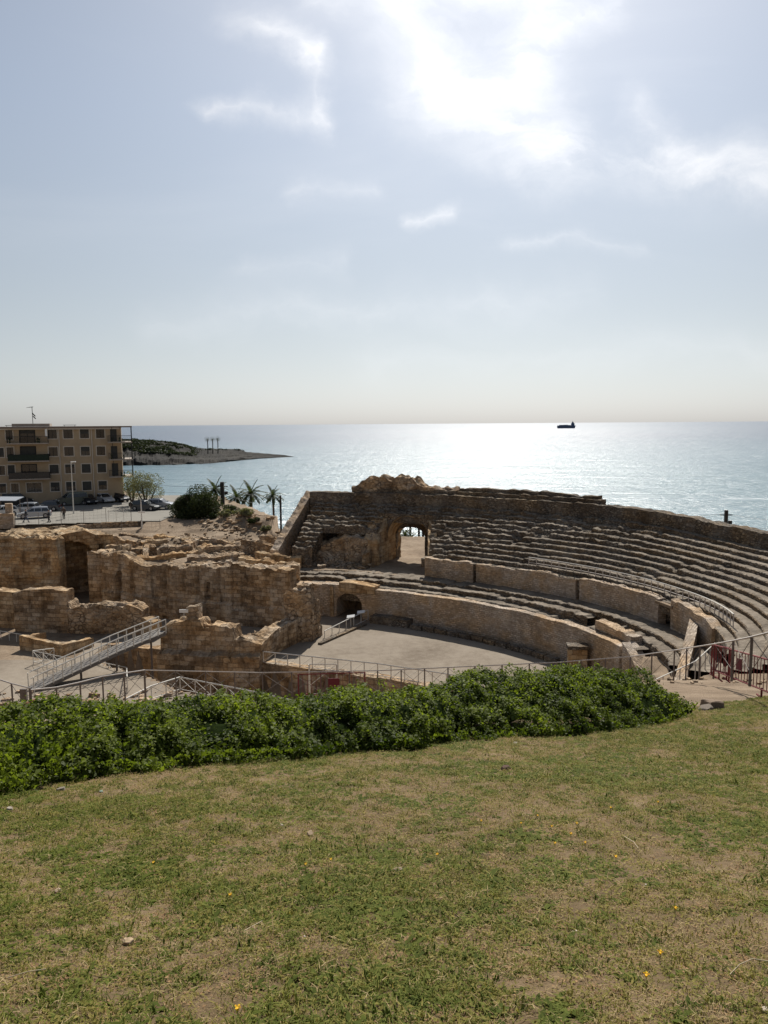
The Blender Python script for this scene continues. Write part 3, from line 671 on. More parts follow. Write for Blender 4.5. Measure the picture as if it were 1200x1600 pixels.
mbs = MB(); x0, y0 = ring(tu(1023), 4.4); x1, y1 = ring(tu(1050), 4.4); x2, y2 = ring(tu(1050), 6.2); x3, y3 = ring(tu(1023), 6.2)
mbs.add([(x0, y0, -13.35), (x1, y1, -13.35), (x2, y2, -13.35), (x3, y3, -13.35), (x0, y0, -13.15), (x1, y1, -13.15), (x2, y2, -13.15), (x3, y3, -13.15)], [(0, 3, 2, 1), (4, 5, 6, 7), (0, 1, 5, 4), (1, 2, 6, 5), (2, 3, 7, 6), (3, 0, 4, 7)])
mbs.build('slab', M_earth, g)
# sloping parapet at the near end
pa = at(1062, 1050, z=-14.9); pb = at(1104, 985, z=-14.3)
tag(rough_wall('sloping_parapet', [(pa[0]-.3, pa[1]-1.6), (pb[0]+.1, pb[1]+1.2)], .6, [-15.8, -15.4], [-15.1, -13.05], M_brick, 91, .04, .03, .3), 'sloping parapet wall rising to the handrail at the near end of the seats', 'wall')
# arena edge stones, ledge and pier
for i, u in enumerate(range(640, 868, 19)):
    t = t_for_u(u, -1.2, -18.3, 5, 100); t2 = t_for_u(u+17, -1.2, -18.3, 5, 100)
    h = .42+.12*noise.noise(Vector((i*1.3, 2, 2)))
    o = rough_wall('kerb_block', [ring(t, -1.25), ring((t+t2)/2, -1.27), ring(t2, -1.25)], .55, ARZ-.05, ARZ+h, M_seat, 100+i, .03, .03, .2)
    tag(o, 'rectangular stone block in the row lying along the foot of the arena wall', 'stone block', 'stone blocks along the foot of the arena wall')
tag(wall_ring('stone_bench', -1.1, 1.1, ARZ-.05, ARZ+.75, t_for_u(635, -1.1, -18.3, 5, 100), t_for_u(577, -1.1, -18.3, 5, 110), M_seat, None, 120, .04, .03), 'low stone bench against the arena wall beside the dark doorway', 'bench')
pp = at(888, 1052, z=ARZ); 
root = empty('stone_pier', pp, label='freestanding squared stone pier at the right edge of the arena', cat='pier')
q = rough_wall('pier_block', [(pp[0], pp[1]), (pp[0]+1.35, pp[1]-.15)], .9, ARZ-.1, -16.75, M_ochre, 130, .02, .02, .25, root)
q = rough_wall('cap', [(pp[0]-.1, pp[1]-.1), (pp[0]+1.45, pp[1]-.25)], 1.1, -16.75, -16.5, M_seat, 131, .02, .02, .25, root)
for i, (u, v, wd, lab) in enumerate(((985, 1057, 1.0, 'lower step of worn stone beside the broken arena wall end'), (990, 1046, 1.1, 'upper step of worn stone beside the broken arena wall end'))):
    p = at(u, v, y=50-i*.0); tag(rough_wall('stone_step', [(p[0], p[1]), (p[0]+wd, p[1]-.1)], .8, p[2]-1.2, p[2]+.28, M_ochre, 140+i, .03, .03, .25), lab, 'step')

# ------------------------------------------------------------------ church and ruins on the left
def px(u, v, y): p = at(u, v, y=y); return p
def wallpx(name, pts, thick, zb, mat, seed, label, cat='ruined wall', ragged=.2, rough=.07, step=.25, carve=None, slope_back=0.0, block=.7, **k):
    """pts: (u, v_top, depth) survey points along the top front edge, left to right"""
    P = [at(u, v, y=y) for u, v, y in pts]
    zb_ = zb if isinstance(zb, (list, tuple)) else [zb]*len(P)
    o = rough_wall(name, [(p[0], p[1]) for p in P], thick, list(zb_), [p[2] for p in P], mat, seed, ragged, rough, step, None, carve, True, slope_back, block)
    return tag(o, label, cat, **k)
# nave wall with its small arched niche, slot and plinth
def carve_nave(arc, h, z):
    d = 0
    if h < 2.05: d -= .22
    for c in (4.4, 8.8, 12.4):
        if abs(arc-c) < .22: d += .14
    if 9.4 < arc < 10.9 and h > 3.0: d -= .1
    if 16.1 < arc < 17.6 and h > 1.6: d += .28
    if 2.05 < arc < 2.85 and 1.3 < h < 4.1:
        top = 3.7+.4*math.sqrt(max(0, 1-((arc-2.45)/.4)**2))
        if h < top: d += .55
    if 13.2 < arc < 13.75 and 2.4 < h < 4.0: d += .4
    if 14.6 < arc: d += .12
    return d
wallpx('nave_wall', [(158, 866, 77), (182, 866, 75.9), (200, 872, 75), (222, 883, 74.1), (262, 884, 72.5), (335, 886, 70.9), (368, 886, 70), (420, 889, 68.8), (452, 895, 68)], 1.3, ARZ-.1, M_ashlar, 201, 'long ashlar nave wall with a small arched niche near its left end', ragged=.24, step=.17, carve=carve_nave)
wallpx('ruined_wall', [(158, 866, 77.1), (176, 857, 81), (206, 850, 86)], 1.4, ARZ, M_ashlar, 203, 'crumbling return wall running back from the left end of the nave wall', ragged=.3)
# rubble stub at the right end and the wall by the arena
wallpx('rubble_stub', [(443, 929, 65.0), (452, 923, 64.6), (470, 925, 64.1), (486, 919, 64.4)], 2.6, ARZ-.1, M_rubble, 204, 'tall stub of rough rubble masonry beside the arena', ragged=.25, rough=.14)
wallpx('rubble_stub', [(487, 919, 64.5), (501, 942, 66.2)], 1.4, ARZ-.1, M_rubble, 205, 'narrow rubble return behind the tall stub, next to the brick arena wall', ragged=.25, rough=.12)
wallpx('side_wall', [(407, 1008, 58.3), (436, 982, 61.5), (468, 968, 64.4), (503, 975, 66.4)], 1.3, [-22.3, ARZ, ARZ, ARZ], M_ashlar, 206, 'low ashlar wall with loose blocks on top, running beside the arena sand', ragged=.22, rough=.1)
# front wall over the pit
wallpx('front_wall', [(250, 985, 59.4), (268, 976, 59.2), (292, 968, 59.0), (312, 967, 58.8), (318, 978, 58.7), (362, 980, 58.4), (366, 997, 58.3), (407, 1006, 58.2)], 1.4, -22.3, M_ashlar, 207, 'front church wall of large blocks over the pit, ragged rubble on its crest', ragged=.28, rough=.1, step=.2,
       carve=lambda a, h, z: (-.65 if z < -17.75 else 0)+(.35 if (9.3 < a < 10.0 and -19.3 < z < -18.4) else 0))
wallpx('stub_pillar', [(291, 950, 59.3), (310, 947, 59.2)], .9, -16.3, M_rubble, 208, 'short squarish pillar of rubble standing on the front church wall', 'pillar', ragged=.12, rough=.08)
for i, (u, v, y, wd, hh, lab) in enumerate(((322, 972, 59.2, 1.7, .9, 'biggest heap of rubble on the front wall crest'), (345, 977, 58.9, 1.4, .75, 'rounded rubble heap on the front wall crest, right of the biggest'), (396, 988, 60.2, 1.2, .5, 'grey stone block on the corner of the side wall'), (458, 962, 64.0, .7, .5, 'dark block leaning at the foot of the tall stub'))):
    p = at(u, v, y=y); o = rough_wall('rubble_heap', [(p[0]-wd/2, p[1]), (p[0], p[1]-.15), (p[0]+wd/2, p[1])], .9, p[2]-hh, [p[2]-hh*.4, p[2], p[2]-hh*.45], M_rubble, 210+i, .12, .16, .16); tag(o, lab, 'rubble')
# arena retaining wall over the pit
p0 = at(408, 1036, z=ARZ); p1 = at(600, 1062, z=ARZ); p2 = at(790, 1094, z=ARZ)
tag(rough_wall('pit_wall', [p0[:2], p1[:2], p2[:2]], .8, -22.3, ARZ+.06, M_ashlar, 215, .03, .05, .25), 'pit side wall dropping from the near edge of the arena sand', 'wall')
tag(rough_wall('pit_wall', [(-23.8, 63.9), (-20, 61.9), (-17.1, 60.5)], .8, -22.3, [ARZ+.05, ARZ+.3, ARZ+.5], M_ashlar, 216, .06, .05, .25), 'stretch of the pit wall in shade under the top of the ramp', 'wall')
# far left masonry: tall block, barrel niche, slot
def carve_niche(arc, h, z):
    d = 0
    a = arc-6.55
    if 0 < a < 4.7:
        top = 4.0+2.2*math.sqrt(max(0, 1-((a-2.35)/2.4)**2))
        if h < top: d += 2.6
    if 8.9+3.0 < arc < 9.35+3.0 and 3.3 < h < 5.6: d += .8
    if 1.0 < arc < 1.8 and 4 < h < 5.9: d += .3
    return d
wallpx('cavea_wall', [(-8, 835, 82.4), (32, 834, 82.2), (66, 840, 81), (92, 837, 81.3), (112, 832, 82.2), (132, 829, 83), (150, 836, 83.6), (176, 836, 85)], 4.2, ARZ-.1, M_ochre, 221, 'massive ochre masonry wall with a deep barrel-arched recess, far left', ragged=.10, rough=.13, step=.22, carve=carve_niche)
wallpx('buttress', [(-2, 838, 80.4), (10, 838, 80.2), (60, 842, 79.6), (90, 842, 79.2)], 1.2, ARZ-.1, M_ochre, 222, 'projecting block of stained ochre masonry left of the deep recess', ragged=.16, rough=.2, step=.22, carve=lambda a, h, z: .55*noise.noise(Vector((a*.5, z*.5, 3)))+(.5 if (2.0 < a < 4.2 and h < 2.6) else 0))
wallpx('ruined_wall', [(127, 838, 86.5), (165, 836, 87), (220, 846, 88)], .8, -14.5, M_rubble, 223, 'thin crest of stones running right from the far left masonry', ragged=.3, rough=.12)
# nearer walls on the left
wallpx('transept_wall', [(20, 928, 68.5), (36, 922, 68.3), (72, 920, 68.0), (103, 923, 67.6)], 1.2, ARZ-.1, M_ashlar, 224, 'square-topped block of wall with flat capping, left of the ramp', ragged=.05, rough=.07)
wallpx('transept_wall', [(-10, 922, 70), (19, 925, 69.5)], 1.2, ARZ-.1, M_ochre, 225, 'stained wall at the left border with a shadowed face', ragged=.08)
wallpx('ruined_wall', [(103, 936, 67.7), (110, 950, 67.6), (135, 953, 67.5), (150, 945, 67.4), (180, 947, 67.2), (200, 946, 67.0), (221, 953, 66.8)], 1.5, ARZ-.1, M_rubble, 226, 'low rubble wall with loose stones on top behind the ramp', ragged=.3, rough=.13)
wallpx('ruined_wall', [(222, 966, 66.5), (236, 972, 65.4)], 1.0, ARZ-.1, M_ochre, 227, 'yellowish end block beside the top of the ramp', ragged=.15)
# small open enclosure
A_ = at(37, 1003, z=-17.8); B_ = at(97, 1016, z=-17.8); D_ = at(143, 1004, z=-17.8); E_ = at(72, 995, z=-17.8)
A_ = at(37, 995, y=62.5); B_ = at(97, 1008, y=60.6); D_ = at(146, 996, y=63.4); E_ = at(72, 988, y=65.2)
for nm, a, b, lab, sd_ in (('front', A_, B_, 'front side of the small stone enclosure in front of the left walls', 231), ('right', B_, D_, 'right side of the small stone enclosure, next to the ramp', 232), ('back', A_, E_, 'left side of the small stone enclosure, running back into shade', 233)):
    tag(rough_wall('enclosure_wall', [a[:2], b[:2]], .45, ARZ-.1, [a[2], b[2]], M_ochre, sd_, .06, .05, .22), lab, 'low wall')
# terraces of rock and foundations between the church and the street
lowwalls = [((232, 868, 80.5), (236, 848, 86.5), 'short cross wall dividing the dusty terraces, left one'), ((300, 862, 81.5), (332, 850, 85.5), 'cross wall climbing between the two terrace courts'), ((250, 856, 84), (300, 853, 85), 'thin wall along the back of the small terrace court'),
            ((318, 856, 84), (388, 852, 85.5), 'upper course of the curved foundation heap'), ((240, 838, 92), (330, 846, 90), 'long ragged course of stones across the upper terrace'), ((405, 876, 75.5), (468, 884, 75), 'last stone course before the lower seats'), ((185, 834, 93), (300, 851, 90), 'stepped foundation wall below the bank of the street'), ((222, 846, 88), (262, 843, 90), 'short foundation wall among the dusty terraces'),
            ((300, 848, 88), (318, 838, 92), 'dark narrow wall end in the middle of the terraces'), ((312, 838, 91), (412, 858, 87), 'brown low wall facing the viewer under the rocky mound'),
            ((215, 872, 79), (300, 862, 82), 'broken wall line above the nave wall, left half'), ((292, 872, 77.5), (384, 866, 79.5), 'curved heap of foundations above the nave wall'),
            ((286, 880, 73.5), (372, 878, 73.8), 'flat stone course just above the nave wall'), ((372, 873, 75), (442, 880, 74), 'stone course leading to the foot of the tiers'),
            ((348, 884, 71.5), (450, 890, 71), 'lowest stone course at the back of the nave wall'), ((376, 845, 84), (455, 852, 83), 'stepped blocks at the foot of the sloping end wall'),
            ((398, 862, 80), (470, 872, 79), 'dark terrace of blocks below the sloping end wall'), ((205, 858, 84), (245, 855, 85), 'brown block face beside the return wall'), ((405, 836, 88), (432, 842, 87), 'pale blocks piled against the sloping end wall')]
for i, (a, b, lab) in enumerate(lowwalls):
    p = at(a[0], a[1], y=a[2]); q = at(b[0], b[1], y=b[2]); m = ((p[0]+q[0])/2+random.uniform(-.3, .3), (p[1]+q[1])/2+random.uniform(-.5, .5))
    tag(rough_wall('foundation_wall', [p[:2], m, q[:2]], (.55, .8, 1.3)[i % 3], min(p[2], q[2])-2.2, [p[2], (p[2]+q[2])/2, q[2]], (M_rubble, M_ochre)[i % 3 == 1], 300+i, .16, .12, .22, slope_back=.05), lab, 'low wall')
# loose stones: nobody could count them
def rubble_field():
    rs = random.Random(5); vs = []; fs = []
    def stone(x, y, z, s):
        b = len(vs); c = [(-1, -1, -1), (1, -1, -1), (1, 1, -1), (-1, 1, -1), (-1, -1, 1), (1, -1, 1), (1, 1, 1), (-1, 1, 1)]
        a = rs.random()*6.28; ca, sa = math.cos(a), math.sin(a); sx, sy, sz = s*rs.uniform(.7, 1.5), s*rs.uniform(.6, 1.2), s*rs.uniform(.35, .8)
        for q in c:
            X, Y, Z = [q[0]*sx*rs.uniform(.6, 1.05), q[1]*sy*rs.uniform(.6, 1.05), q[2]*sz*rs.uniform(.6, 1.1)]
            vs.append((x+X*ca-Y*sa, y+X*sa+Y*ca, z+Z))
        fs.extend([tuple(b+k for k in f) for f in ((0, 3, 2, 1), (4, 5, 6, 7), (0, 1, 5, 4), (1, 2, 6, 5), (2, 3, 7, 6), (3, 0, 4, 7))])
    for _ in range(800):
        x = rs.uniform(-27, -11); y = rs.uniform(74, 97)
        if fbm(x*.4, y*.4, 9) < .47: continue
        stone(x, y, gz(x, y)+.02, rs.choice((.05, .08, .1, .13, .22)))
    for _ in range(160):
        t = rs.uniform(83, 99); o_ = rs.uniform(4.8, 8.4); x, y = ring(t, o_); stone(x, y, -14.9+rs.random()*.15, rs.choice((.12, .2, .35)))
    for _ in range(260):
        x = rs.uniform(-33, -14); y = rs.uniform(47, 52.4); stone(x, y, gz(x, y)+.03, rs.choice((.05, .09, .16, .3)))
    for _ in range(260):
        x = rs.gauss(-17.5, 3.2); y = rs.gauss(98.5, 2.2); stone(x, y, gz(x, y)+.03, rs.choice((.06, .1, .16, .28)))
    for _ in range(120):
        x = rs.uniform(7, 20); y = rs.uniform(30, 37); stone(x, y, gz(x, y)+.02, rs.choice((.04, .06, .1)))
    m = MB(); m.v = vs; m.f = fs; m.mi = [0]*len(fs)
    m.uv = [(v[0]+v[1]*.3, v[2]+v[1]*.6) for v in vs]
    tag(m.build('loose_stones', M_rubble), 'loose stones scattered over the dusty ruins', 'stones', kind='stuff')
rubble_field()
# street retaining wall and the tan gate block
sw = [at(-12, 829.5, y=97.2), at(60, 825, y=97.4), at(165, 814.5, y=99.5), at(215, 812, y=100.5)]
sw = [(p[0], p[1], min(p[2], -12.6)) for p in sw]
tag(rough_wall('street_wall', [p[:2] for p in sw], .4, -15.0, [p[2]+.0 for p in sw], M_rubble, 341, .04, .04, .3), 'stone retaining wall along the edge of the street', 'wall')
p = at(-14, 797, y=97.0); q = at(20, 797, y=97.3)
tag(rough_wall('gate_block', [p[:2], q[:2]], .5, -13.0, [-11.05, -11.05], M_brick, 342, .01, .01, .3), 'plain tan masonry parapet at the left end of the street wall', 'wall')
p = at(7, 781, y=97.9); q = at(18, 781, y=98.1)
tag(rough_wall('gate_pillar', [p[:2], q[:2]], .5, -13.0, [-9.85, -9.85], M_brick, 343, .01, .01, .3), 'square tan pillar rising behind the masonry parapet', 'pillar')

# ------------------------------------------------------------------ railings
def railing(name, label, pts, h=1.05, spacing=1.3, r=.036, mat=None, rail_mat=None, brace='X', low=True, mid=False, cat='railing', end_posts=True, group=None, post_r=None):
    """pts: foot points (x,y,z)"""
    mat = mat or M_metal_pale; rail_mat = rail_mat or mat
    root = empty(name, pts[0], label=label, cat=cat, group=group)
    tops = MB(); lows = MB(); br = MB(); feet = []
    for a, b in zip(pts[:-1], pts[1:]):
        a = Vector(a); b = Vector(b); n = max(1, int(round((b-a).length/spacing)))
        for k in range(n+(1 if (b-Vector(pts[-1])).length < 1e-6 else 0)): feet.append(a.lerp(b, k/n))
    up = Vector((0, 0, h))
    for i, f in enumerate(feet):
        m = MB(); m.bar(f-Vector((0, 0, .25)), f+up, post_r or r, 6); m.build('post', mat, root)
        if i:
            g = feet[i-1]
            tops.bar(g+up, f+up, r*1.15, 6)
            if low: lows.bar(g+Vector((0, 0, .12)), f+Vector((0, 0, .12)), r*.8, 5)
            if mid: lows.bar(g+up*.55, f+up*.55, r*.8, 5)
            if brace == 'X': br.bar(g+Vector((0, 0, .14)), f+up*.97, r*.42, 4); br.bar(f+Vector((0, 0, .14)), g+up*.97, r*.42, 4)
            if brace == '/': br.bar(g+Vector((0, 0, .14)), f+up*.97, r*.42, 4)
    tops.build('top_rail', rail_mat, root)
    if lows.v: lows.build('low_rail', mat, root)
    if br.v: br.build('brace', mat, root)
    return root
def foot(u, vtop, y, h): p = at(u, vtop, y=y); return (p[0], p[1], p[2]-h)
# the long park fence behind the hedge
fence_pts = [foot(1215, 985, 18.6, 1.15), foot(1175, 995, 20.5, 1.15), foot(1146, 1001, 25, 1.15), foot(1117, 1006, 29, 1.15), foot(1054, 1016, 33, 1.15), foot(985, 1026, 34.5, 1.15), foot(870, 1035, 35.2, 1.15), foot(700, 1043, 35.6, 1.15), foot(590, 1048, 35.4, 1.15), foot(410, 1051, 34.6, 1.15), foot(225, 1047, 32, 1.15)]
railing('park_fence', 'right end of the park fence with widely spaced tall posts', [foot(1215, 985, 18.6, 1.15), foot(1175, 995, 20.5, 1.15), foot(1146, 1001, 25, 1.15), foot(1117, 1006, 29, 1.15)], 1.15, 9, .024, M_metal_dark, M_metal_rail, 'X', False, cat='fence', post_r=.04)
fence_pts = fence_pts[3:]
railing('park_fence', 'long grey-brown wire braced fence running behind the hedge', fence_pts, 1.15, 1.28, .024, M_metal_dark, M_metal_rail, 'X', False, cat='fence', post_r=.032)
fl = [foot(226, 1047, 31.9, 1.15), foot(160, 1057, 30.5, 1.15), foot(125, 1066, 29.6, 1.15), foot(88, 1074, 28.8, 1.15), foot(48, 1078, 28, 1.15)]
railing('park_fence', 'left stretch of the park fence sloping down to the corner post', fl, 1.15, 1.2, .024, M_metal_dark, M_metal_rail, 'X', False, cat='fence', post_r=.036)
railing('park_fence', 'short fence stretch rising from the corner post to the left border', [foot(46, 1075, 28, 1.15), foot(18, 1068, 28.5, 1.15), foot(-20, 1056, 29, 1.15)], 1.15, 1.2, .024, M_metal_dark, M_metal_rail, 'X', False, cat='fence', post_r=.036)
p = at(36, 1087, y=28.2); m = MB(); m.box((p[0]-.12, p[1], p[2]-.22), (p[0]+.12, p[1]+.12, p[2]+.25)); tag(m.build('junction_box', M_metal_dark), 'small dark box fixed beside the fence corner post', 'box')
# white railings on the arena and by the pit
railing('arena_railing', 'long white braced railing along the near edge of the arena', [foot(411, 1018, 58.6, 1.0), foot(590, 1037, 55, 1.0), foot(790, 1067, 51.2, 1.0)], 1.0, 1.1, .042, brace='/')
railing('pit_railing', 'white zigzag railing going up to a peak then down over the pit', [foot(196, 1092, 47.5, 1.0), foot(236, 1072, 50, 1.0), foot(281, 1058, 52.4, 1.0), foot(378, 1077, 50.5, 1.0), foot(474, 1098, 48.6, 1.0)], 1.0, 1.15, .042)
railing('pit_railing', 'white railing at the right foot of the ramp, turning a corner', [foot(132, 1036, 58, 1.0), foot(142, 1031, 59, 1.0), foot(198, 1043, 56.3, 1.0), foot(198.5, 1058, 52, 1.0)], 1.0, 1.05, .03)
railing('pit_railing', 'small white railing left of the ramp foot, by the stone enclosure', [foot(84, 1013, 60.3, 1.0), foot(51, 1017, 58.6, 1.0), foot(116, 1030, 56.5, 1.0)], 1.0, 1.05, .03)
railing('court_railing', 'white railing at the left border behind the sandy court', [foot(-12, 984, 66.5, 1.0), foot(14, 988, 65.5, 1.0), foot(37, 992, 64.6, 1.0)], 1.0, 1.1, .03, brace=None)
ir = railing('viewpoint_railing', 'white railing with two tilted panels in front of the dark doorway', [foot(507, 986, 65.6, 1.0), foot(541, 969, 68.6, 1.0), foot(575, 953, 71.5, 1.0)], 1.0, 1.1, .036, brace=None, mid=False)
tag(rough_wall('viewpoint_kerb', [at(502, 1008, z=ARZ)[:2], at(573, 977, z=ARZ)[:2]], .35, ARZ-.05, ARZ+.18, M_seat, 351, .03, .03, .25), 'stone edging under the railing with tilted panels', 'kerb')
for i, (u, v, lab) in enumerate(((548, 963, 'tilted white information panel on the railing, lower one'), (564, 956, 'tilted white information panel on the railing, upper one'))):
    p = at(u, v, y=69.2+1.4*i); r_ = empty('info_panel', p, label=lab, cat='sign'); m = MB(); m.add([(p[0]-.36, p[1]-.2, p[2]-.1), (p[0]+.34, p[1]-.16, p[2]-.02), (p[0]+.38, p[1]+.14, p[2]+.15), (p[0]-.34, p[1]+.1, p[2]+.07)], [(0, 1, 2, 3)])
    m2 = [(x, y, z-.05) for x, y, z in m.v]; m.add(m2, [(3, 2, 1, 0)]); m.f += [(0, 4, 5, 1), (1, 5, 6, 2), (2, 6, 7, 3), (3, 7, 4, 0)]; m.mi += [0]*4; m.build('board', M_white, r_)
    m = MB(); m.bar((p[0], p[1], p[2]-1.0), (p[0], p[1], p[2]-.02), .03); m.build('leg', M_metal_pale, r_)
# white portal frame near the red barrier
pf = at(483, 1038, y=40.5); pg = at(526, 1038, y=40.8)
r_ = empty('portal_frame', (pf[0], pf[1], pf[2]-2.0), label='tall white tubular gate frame behind the middle red barrier', cat='gate')
m = MB(); m.bar((pf[0], pf[1], pf[2]-2.3), pf, .05); m.build('post', M_metal_pale, r_); m = MB(); m.bar((pg[0], pg[1], pg[2]-2.3), pg, .035); m.build('post', M_metal_rail, r_)
m = MB(); m.bar(pf, pg, .03); m.bar((pf[0], pf[1], pf[2]-1.7), (pg[0], pg[1], pg[2]-1.7), .05); m.bar((pf[0], pf[1], pf[2]-1.2), pg, .015); m.build('crossbar', M_metal_pale, r_)
# red crowd barriers
def barrier(label, a, b, h=1.15, sign=True, n=None, bar=.2):
    a = Vector(a); b = Vector(b); root = empty('red_barrier', a, label=label, cat='barrier'); L_ = (b-a).length; n = n or max(4, int(L_/bar)); up = Vector((0, 0, h))
    m = MB(); m.bar(a+up*.98, b+up*.98, .03); m.bar(a+Vector((0, 0, .15)), b+Vector((0, 0, .15)), .028); m.bar(a-Vector((0, 0, .1)), a+up, .034); m.bar(b-Vector((0, 0, .1)), b+up, .034); m.build('frame', M_red, root)
    m = MB()
    for k in range(1, n): p = a.lerp(b, k/n); m.bar(p+Vector((0, 0, .15)), p+up*.98, .013, 4)
    m.build('bars', M_red, root)
    for f in (.12, .88):
        p = a.lerp(b, f); m = MB(); m.bar(p+Vector((0, -.28, -.1)), p+Vector((0, .28, -.1)), .03); m.bar(p+Vector((0, 0, -.1)), p+Vector((0, 0, .2)), .03); m.build('leg', M_red, root)
    if sign:
        d = (b-a).normalized(); nrm = Vector((d.y, -d.x, 0)); c = a.lerp(b, .53)+up*.62+nrm*.05; m = MB()
        e = d*.26; z_ = Vector((0, 0, .2)); t_ = nrm*.02
        m.add([c-e-z_, c+e-z_, c+e+z_, c-e+z_, c-e-z_+t_, c+e-z_+t_, c+e+z_+t_, c-e+z_+t_], [(0, 3, 2, 1), (4, 5, 6, 7), (0, 1, 5, 4), (1, 2, 6, 5), (2, 3, 7, 6), (3, 0, 4, 7)]); m.build('sign_plate', M_redsign, root)
    return root
barrier('rusty red barrier with a plate, behind the middle of the hedge', foot(466, 1053, 34.2, 1.15), foot(570, 1050, 34.4, 1.15))
barrier('red barrier with a plate running to the right border beside the fence', foot(1117, 1007, 28.2, 1.15), foot(1206, 1031, 21.8, 1.15), bar=.32)
barrier('short red barrier panel in front of the steps at the fence bend', foot(1113, 1007, 29.6, 1.15), foot(1141, 1012, 27.5, 1.15), sign=False, bar=.6)
barrier('red barrier sloping out of the left border above the hedge', foot(-16, 1122, 19.5, .95), foot(54, 1092, 26, .95), h=.95, sign=False)
# curved handrail on the walkway
def handrail():
    ts = np.linspace(52, 4, 34); pts = []
    for t in ts:
        x, y = ring(t, 5.45); z = float(np.interp(t, [4, 20, 52], [-12.95, -13.1, -13.1])); pts.append((x, y, z))
    return railing('curved_handrail', 'curved white handrail following the walkway up the seating', pts, 1.05, 1.2, .036, M_metal_rail, M_metal_pale, None, False, mid=True)
handrail()
hp = [foot(1117, 1005, 47, 1.0), foot(1087, 1033, 43, 1.0), foot(1022, 1063, 38.5, 1.0)]
railing('stair_handrail', 'sloping white handrail coming down to the fence at the near seats', hp, 1.0, 1.1, .03, M_metal_rail, M_metal_pale, None, False)
# footbridge ramp
def ramp():
    a = at(49, 1076, z=-18.5); b = at(254, 985, y=59.4)
    a = Vector(a); b = Vector(b); d = (b-a); n = Vector((-d.y, d.x, 0)).normalized()*.62
    root = empty('access_ramp', a, label='long metal access ramp rising from the sandy court to the church wall', cat='ramp')
    k = a.lerp(b, .62)+Vector((0, 0, .12))
    m = MB(); T = Vector((0, 0, -.28))
    sec = [a, k, b]
    for p, q in zip(sec[:-1], sec[1:]):
        m.add([p-n, q-n, q+n, p+n, p-n+T, q-n+T, q+n+T, p+n+T], [(0, 1, 2, 3), (7, 6, 5, 4), (0, 4, 5, 1), (1, 5, 6, 2), (2, 6, 7, 3), (3, 7, 4, 0)])
    m.build('deck', plain('ramp_deck', (.17, .155, .14), .8, .1, .2, 4), root)
    up = Vector((0, 0, 1.0))
    for s in (-1, 1):
        rl = MB()
        pts = [a+n*s+(k-a)*.02, k+n*s, b+n*s]
        for p, q in zip(pts[:-1], pts[1:]): rl.bar(p+up, q+up, .048); rl.bar(p+up*.5, q+up*.5, .036); rl.bar(p+up*.08, q+up*.08, .03)
        rl.build('rail', M_metal_pale, root)
        L_ = (b-a).length; N_ = 15
        for i in range(N_+1):
            f = i/N_; p = (a.lerp(k, f/.62) if f < .62 else k.lerp(b, (f-.62)/.38))+n*s
            q = MB(); q.bar(p+Vector((0, 0, -.1)), p+up, .042, 6); q.build('post', M_metal_pale, root)
    for f in (.35, .62, .9):
        p = (a.lerp(k, f/.62) if f < .62 else k.lerp(b, (f-.62)/.38)); q = MB(); q.bar(p+Vector((0, 0, -.25)), (p[0], p[1], ARZ-.1 if f < .5 else -22), .09); q.build('support', M_metal_dark, root)
ramp()
p = at(287, 955, y=59.2); r_ = empty('info_panel', p, label='small white panel at the top end of the access ramp', cat='sign'); m = MB(); m.box((p[0]-.35, p[1]-.02, p[2]-.12), (p[0]+.35, p[1]+.03, p[2]+.14)); m.build('board', M_white, r_); m = MB(); m.bar((p[0], p[1]+.05, p[2]-.9), (p[0], p[1]+.05, p[2]), .03); m.build('leg', M_metal_pale, r_)

